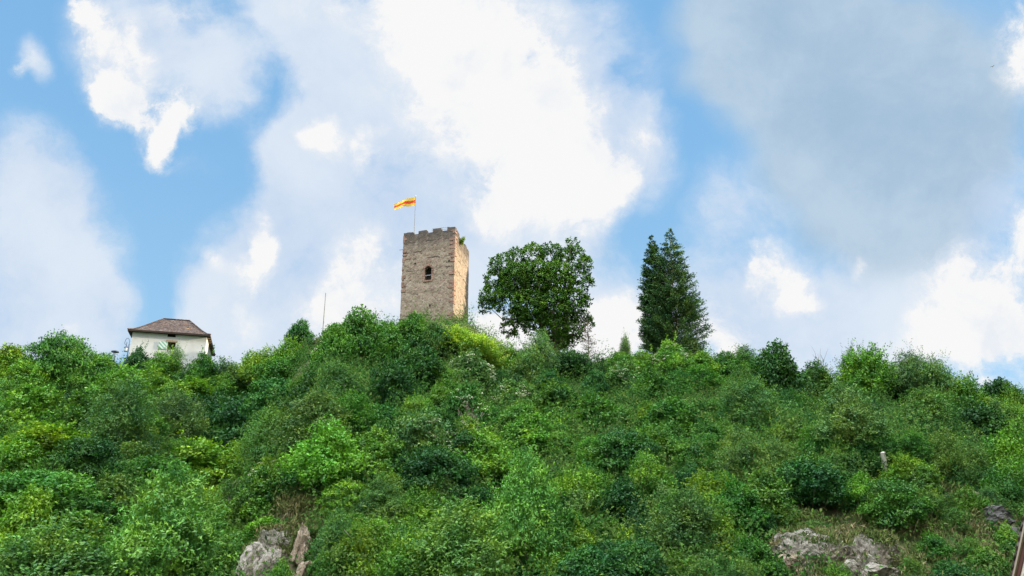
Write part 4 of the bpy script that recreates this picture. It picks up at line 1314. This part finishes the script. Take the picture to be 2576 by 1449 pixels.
# ------------------------------------------------------------------ lime tree, conifers, saplings, bare shrubs
LY = 156.0
def from_px(px, py, Y):
    return at_Y(px, py, Y)
lb = from_px(1405, 880, LY); lb.z = float(terrain(lb.x, lb.y))
rgl = np.random.default_rng(5)
lob = []
mm = depth_of(from_px(1390, 740, LY)) / F
for (px, py, r, dy) in [(1262, 668, 40, 0), (1250, 705, 40, 1), (1300, 650, 36, 1), (1340, 640, 36, -1), (1385, 640, 40, 0), (1420, 650, 30, 1.5), (1300, 700, 55, -2), (1350, 700, 62, -2.5), (1400, 700, 60, -2),
                        (1440, 612, 17, .5), (1452, 640, 22, 1), (1435, 632, 16, .3), (1470, 665, 24, 0), (1455, 690, 36, .5), (1474, 715, 24, -.5), (1470, 760, 22, 0), (1235, 745, 36, 0), (1228, 770, 26, 1), (1275, 755, 50, -1.5), (1330, 770, 58, -3), (1390, 770, 62, -3), (1440, 760, 48, -1),
                        (1460, 800, 28, 0), (1300, 800, 40, -1), (1280, 826, 24, 0), (1345, 815, 45, -2), (1395, 825, 48, -2), (1435, 830, 36, -1), (1290, 842, 16, .5), (1450, 852, 20, 0), (1400, 858, 36, -1), (1425, 865, 24, 0), (1480, 812, 16, 1)]:
    p = from_px(px, py, LY + dy) - lb
    lob.append((p.x, p.y, p.z, r * mm * .72, r * mm * .72, r * mm * .64))
    if r > 52:
        for s in (2.5,):
            lob.append((p.x + rgl.normal() * .8, p.y + r * mm * .9, p.z, r * mm * .7, r * mm * .8, r * mm * .7))
V, tone = crown_np(rgl, lob, 4900, 13, .38, .66, .30, .8, .10, 0, .62, -.75, .74)
lime = empty('lime_tree', lb)
tag(lime, 'big broad-crowned dark green tree on the ridge right of the tower', 'tree')
c_ = obj('crown', mesh_np('crown', V, np.arange(len(V)).reshape(-1, 4), [M['leaf']], tone), lime); c_.color = (.058, .145, .020, 1)
paths = [limb(rgl, (0, 0, -.5), (-.3, 0, 5.5), .62, .42, 6, .02)]
for l_ in lob[::2]:
    paths.append(limb(rgl, (-.3, 0, rgl.uniform(2.0, 5.5)), l_[:3], .26, .05, 6, .07))
SV, SQ = sticks_np(paths, 7)
obj('trunk', mesh_np('trunk', SV, SQ, [M['bark']], smooth=True), lime)

def conifer(px, py_top, Y, half_px, py_base, seed, label, col, rprof, name='conifer'):
    b = from_px(px, py_base, Y); b.z = float(terrain(b.x, b.y))
    t_ = from_px(px, py_top, Y)
    Hh = t_.z - b.z
    m_ = depth_of(t_) / F
    Rm = half_px * m_
    rg = np.random.default_rng(seed)
    P, Dr, N, L, tn = [], [], [], [], []
    nb = 720 if name == 'conifer' else 90
    paths = [limb(rg, (0, 0, -.4), (0, 0, Hh * .97), .22 if name == 'conifer' else .1, .04, 10, .004)]
    for i in range(nb):
        u = 1 - (i + rg.random()) / nb
        if rg.random() > np.interp(u, *rprof) * .9 + .22:
            u *= rg.uniform(.25, .9)
        r = Rm * np.interp(u, *rprof) * rg.uniform(.55, 1.12)
        th = rg.uniform(0, 2 * math.pi)
        z = .02 * Hh + u * Hh * .96
        d = np.array([math.cos(th), math.sin(th), 0])
        lift = .35 * r
        base_tn = rg.normal() * .18
        n = max(16, int(112 * r / max(Rm, .1))) if name == 'conifer' else 16
        t = rg.uniform(.10, 1, n) ** .55
        p = np.array([0, 0, z]) + np.outer(t * r, d) + np.outer(lift * t ** 2 * 1.2 - .25 * r * t, [0, 0, 1])
        sp = (.13 + .16 * (1 - t))[:, None] * min(1.6, r * .5 + .25)
        p = p + rg.normal(size=(n, 3)) * sp * np.array([1, 1, .55])
        P.append(p); Dr.append(unit(d * .9 + rg.normal(size=(n, 3)) * .55 + np.array([0, 0, .25])))
        N.append(unit(rg.normal(size=(n, 3)) * .7 + np.array([0, 0, 1]))); L.append(rg.uniform(.22, .52, n) * (1 if name == 'conifer' else .6)); tn.append(base_tn + rg.normal(size=n) * .12 + (t - .6) * .35)
        if i % 4 == 0:
            paths.append(([np.array([0, 0, z]), np.array([0, 0, z]) + d * r * .8 + np.array([0, 0, .1 * r])], [.05, .015]))
    P, Dr, N, L, tn = map(np.concatenate, (P, Dr, N, L, tn))
    V, tone = leaves(P, Dr, N, L, L * .42, tn)
    o = empty(name if name == 'conifer' else 'sapling', b)
    tag(o, label, 'tree')
    c_ = obj('crown', mesh_np('crown', V, np.arange(len(V)).reshape(-1, 4), [M['needle']], tone), o); c_.color = (*col, 1)
    SV, SQ = sticks_np(paths, 6)
    obj('trunk', mesh_np('trunk', SV, SQ, [M['bark']], smooth=True), o)
    return o
prof1 = ([0, .08, .25, .5, .75, .92, 1], [.55, .85, 1.0, .86, .60, .28, .03])
prof2 = ([0, .08, .2, .45, .7, .9, 1], [.6, .95, 1.0, .80, .52, .27, .03])
conifer(1656, 588, 158, 42, 885, 2, 'slimmer and shorter left conifer of the tall pair on the ridge', (.044, .100, .046), prof1)
conifer(1704, 572, 155, 80, 885, 3, 'taller and wider right conifer of the tall pair on the ridge', (.044, .098, .042), prof2)
conifer(1481, 800, 151, 22, 912, 4, 'thin reddish sapling standing right of the big broad tree', (.10, .075, .045), ([0, .3, .6, 1], [.5, 1, .7, .1]), 'sapling')

def bare(px, py, w, hgt, seed, label, mat, nst=7, lean=0.0, name='bare_shrub', leafy=None):
    p = hit(px, py); m_ = depth_of(p) / F
    rg = np.random.default_rng(seed)
    paths = []
    hm, wm = hgt * m_, w * m_
    for i in range(nst):
        b = np.array([rg.uniform(-.5, .5) * wm + lean * hm, rg.uniform(-.3, .3) * wm, hm * rg.uniform(.6, 1)])
        pts, rd = limb(rg, (rg.normal() * .1, rg.normal() * .1, -.3), b, .07, .025, 6, .05)
        paths.append((pts, rd))
        for q in range(4):
            k_ = rg.integers(2, 5)
            a = np.array(pts[k_])
            paths.append(limb(rg, a, a + (b - pts[0]) * rg.uniform(.2, .4) + rg.normal(size=3) * .16 * hm, .03, .012, 4, .06))
    SV, SQ = sticks_np(paths, 5)
    o = obj(name, mesh_np(name, SV, SQ, [mat]), loc=p)
    tag(o, label, 'bush')
    return o
bare(1182, 1112, 70, 90, 1, 'bare grey-brown shrub without leaves on the slope below the tower', M['twig'], 9)
bare(975, 925, 40, 55, 2, 'small leafless shrub just below the ridge left of the tower', M['twig'], 6)
bare(1845, 1425, 40, 75, 3, 'leaning pale dead branches left of the right rock outcrop', M['pale_bark'], 4, .5)
bare(2077, 945, 34, 66, 5, 'wispy bare reddish twigs poking above the right skyline', M['twig'], 6)
bare(1150, 1310, 50, 60, 6, 'withered brown shrub low on the slope, in front of layered dark greenery', M['twig'], 10)
def trunk_sapling(px, py, hgt, w, crown_h, label, col):
    p = hit(px, py); m_ = depth_of(p) / F
    root = empty('young_tree', p)
    tag(root, label, 'tree')
    rg = np.random.default_rng(int(px))
    hm = hgt * m_
    paths = [limb(rg, (0, 0, -.3), (.05, 0, hm * .85), .11, .04, 7, .012)]
    for i in range(5):
        z = hm * rg.uniform(.4, .7)
        paths.append(limb(rg, (0, 0, z), (rg.normal() * w * m_ * .3, rg.normal() * w * m_ * .3, z + hm * .25), .045, .015, 4, .05))
    SV, SQ = sticks_np(paths, 6)
    obj('trunk', mesh_np('trunk', SV, SQ, [M['pale_bark']], smooth=True), root)
    whole, cr, tk, wi, hi = proto('D', 1)
    s = w * m_ / wi
    c_ = obj('crown', cr, root, loc=(0, 0, hm - crown_h * m_), scale=(s, s, crown_h * m_ / hi)); c_.color = (*col, 1)
trunk_sapling(572, 1325, 122, 60, 62, 'slender young tree with pale visible trunk beside the left rock outcrop', (.08, .19, .04))
trunk_sapling(888, 1458, 130, 100, 80, 'young yellow green tree with straight pale trunk right of the left rock outcrop', (.12, .24, .03))

# tuft growing out of the tower wall
p = TM @ tw(W, .30, H - 1.0)
sh, *_ = proto('E', 0)
o = obj('wall_shrub', sh, None, p + Vector((.1, 0, -.5)), (0, .5, 0), (.5, .5, .9)); o.color = (.17, .25, .04, 1)
tag(o, 'little sunlit shrub growing out of the right face of the tower', 'shrub')

# ------------------------------------------------------------------ undergrowth and dry grass (uncountable)
rg = np.random.default_rng(77)
def scatter(n, x0_, x1_, cond, per, leaf, hgt, width, upness, pxmin=-650, pxmax=3000):
    px = rg.uniform(pxmin, pxmax, n * 3)
    Y = rg.uniform(46, 156, n * 3)
    # x from the heading so that density is even over the fan of view
    x = (px - CX) / F * (Y * 1.02)
    keep = rg.random(n * 3) < .35 + .35 * Y / 156
    x, Y = x[keep][:n], Y[keep][:n]
    z = terrain(x, Y)
    q = cond(x, Y, z)
    x, Y, z = x[q], Y[q], z[q]
    m_ = len(x)
    C0 = np.stack([x, Y, z], 1)
    hh = hgt * (.4 + 1.2 * rg.random(m_) ** 1.5) * (1 + .5 * np.sin(x * .8 + 1) * np.cos(Y * .63) + .3 * np.sin(x * 2.1 + Y * 1.7))
    P = np.repeat(C0, per, 0)
    nn = len(P)
    t = rg.random(nn)
    P = P + np.stack([rg.normal(size=nn) * .42, rg.normal(size=nn) * .42, np.repeat(hh, per) * t], 1)
    Dr = unit(rg.normal(size=(nn, 3)) + np.array([0, -.15, upness]))
    N = unit(rg.normal(size=(nn, 3)) * .7 + np.array([0, -.25, 1]))
    L = leaf * rg.uniform(.6, 1.4, nn)
    tn = np.repeat(rg.normal(size=m_) * .32, per) + rg.normal(size=nn) * .2
    return leaves(P, Dr, N, L, L * width, tn)
def pixy(x, Y, z):
    d = Y * CP + (z - EYE) * SP
    return CX + F * x / d, CY - F * (-Y * SP + (z - EYE) * CP) / d
def dry_zone(x, Y, z):
    a, b = pixy(x, Y, z)
    r = ((a - 2270) / 330) ** 2 + ((b - 1385) / 165) ** 2 < 1
    l_ = ((a - 725) / 85) ** 2 + ((b - 1300) / 55) ** 2 < 1
    m3 = ((a - 1810) / 130) ** 2 + ((b - 1190) / 70) ** 2 < 1
    m4 = ((a - 790) / 70) ** 2 + ((b - 850) / 45) ** 2 < 1
    return r | l_ | m3 | m4
def rocky(x, Y, z):
    a, b = pixy(x, Y, z)
    m = np.zeros(len(x), bool)
    for (cx_, cy_, rx_, ry_) in ROCKZ:
        m |= ((a - cx_) / rx_) ** 2 + ((b - cy_) / ry_) ** 2 < 1
    return m
V, tone = scatter(28000, 0, 0, lambda x, Y, z: (~dry_zone(x, Y, z) | (rg.random(len(x)) < .14)) & ~rocky(x, Y, z), 32, .27, 1.9, .5, .5)
v2, t2 = scatter(1500, 0, 0, lambda x, Y, z: dry_zone(x, Y, z) & ~rocky(x, Y, z), 34, .20, .7, .5, .6, 1900, 2680)
V = np.concatenate([V, v2]); tone = np.concatenate([tone, t2])
und = obj('undergrowth', mesh_np('undergrowth', V, np.arange(len(V)).reshape(-1, 4), [M['under']], tone))
tag(und, 'low leafy undergrowth covering the hillside between the shrubs', 'undergrowth', kind='stuff')
parts_ = [scatter(n_, 0, 0, lambda x, Y, z: dry_zone(x, Y, z) & ~rocky(x, Y, z), 44, .34, .42, .15, 1.3, a_, b_) for n_, a_, b_ in ((12000, 1900, 2680), (9000, 590, 860), (1800, 1650, 1960))]
for T_ in CRAGT:           # tufts rooted on the ledges
    P_ = np.repeat(T_, 16, 0); n_ = len(P_)
    P_ = P_ + rg.normal(size=(n_, 3)) * np.array([.14, .14, .04])
    L_ = .34 * rg.uniform(.5, 1.3, n_)
    parts_.append(leaves(P_, unit(rg.normal(size=(n_, 3)) + np.array([0, -.1, 1.2])), unit(rg.normal(size=(n_, 3)) * .7 + np.array([0, -.3, 1])), L_, L_ * .16, rg.normal(size=n_) * .3))
V = np.concatenate([q[0] for q in parts_]); tone = np.concatenate([q[1] for q in parts_])
dg = obj('dry_grass', mesh_np('dry_grass', V, np.arange(len(V)).reshape(-1, 4), [M['dry']], tone))
tag(dg, 'dry brownish grass round the rock outcrops on the slope', 'dry grass', kind='stuff')

# ------------------------------------------------------------------ labels of the plants
LAND = [('the white house', 432, 860), ('the grey mast', 810, 780), ('the stone tower', 1098, 700), ('the big broad tree', 1380, 760), ('the conifer pair', 1692, 740),
        ('the weathered post', 2222, 1160), ('the left rock outcrop', 690, 1390), ('the right rock outcrop', 2150, 1400), ('the pink house corner', 2560, 1390), ('the street lamp', 288, 900)]
def describe(P):
    sz = 'small' if P['w'] < 85 else ('large' if P['w'] > 150 else '')
    noun = 'tree' if P['typ'] == 'tree' else 'shrub'
    head = ' '.join(x for x in (sz, KW[P['kind']], P['col'], noun) if x)
    if P['kind'] == 'F':
        head = ' '.join(x for x in (sz, P['col'], 'blossoming shrub') if x)
    best = min(LAND, key=lambda l: abs(P['px'] - l[1]) * 1.0 + abs(P['py'] - l[2]) * .35)
    dx, dy = P['px'] - best[1], P['py'] - best[2]
    if dy > 60 and abs(dx) < dy * .45:
        where = ('far down slope below ' if dy > 380 else 'partway down slope below ' if dy > 200 else 'just below ') + best[0]
    else:
        where = ('downhill ' if dy > 160 else 'uphill ' if dy < -120 else '') + ('right of ' if dx > 0 else 'left of ') + best[0]
    if P['py'] + P['h'] * .55 - skyline_y(P['px']) < 60:
        where = 'on skyline ' + ('right of ' if dx > 0 else 'left of ') + best[0]
    return head + ' ' + where
from collections import defaultdict
byl = defaultdict(list)
for P in PLANTS:
    byl[describe(P)].append(P)
for lab, ps in byl.items():
    if len(ps) == 1:
        names = [lab]
    else:
        ps.sort(key=lambda q: q['px'])
        n_ = len(ps)
        names = [lab + ', ' + t for t in ({2: ['the left one', 'the right one'], 3: ['leftmost', 'middle one', 'rightmost'], 4: ['leftmost', 'second from left', 'second from right', 'rightmost']}.get(n_) or ['leftmost'] + ['%s from left' % ('second third fourth fifth sixth seventh eighth'.split()[i - 2]) for i in range(2, n_)] + ['rightmost'])]
    for P, nm in zip(ps, names):
        tag(P['o'], nm, P['typ'], 'trees and shrubs on the hillside')
print('plants', len(PLANTS), 'labels', len(byl))
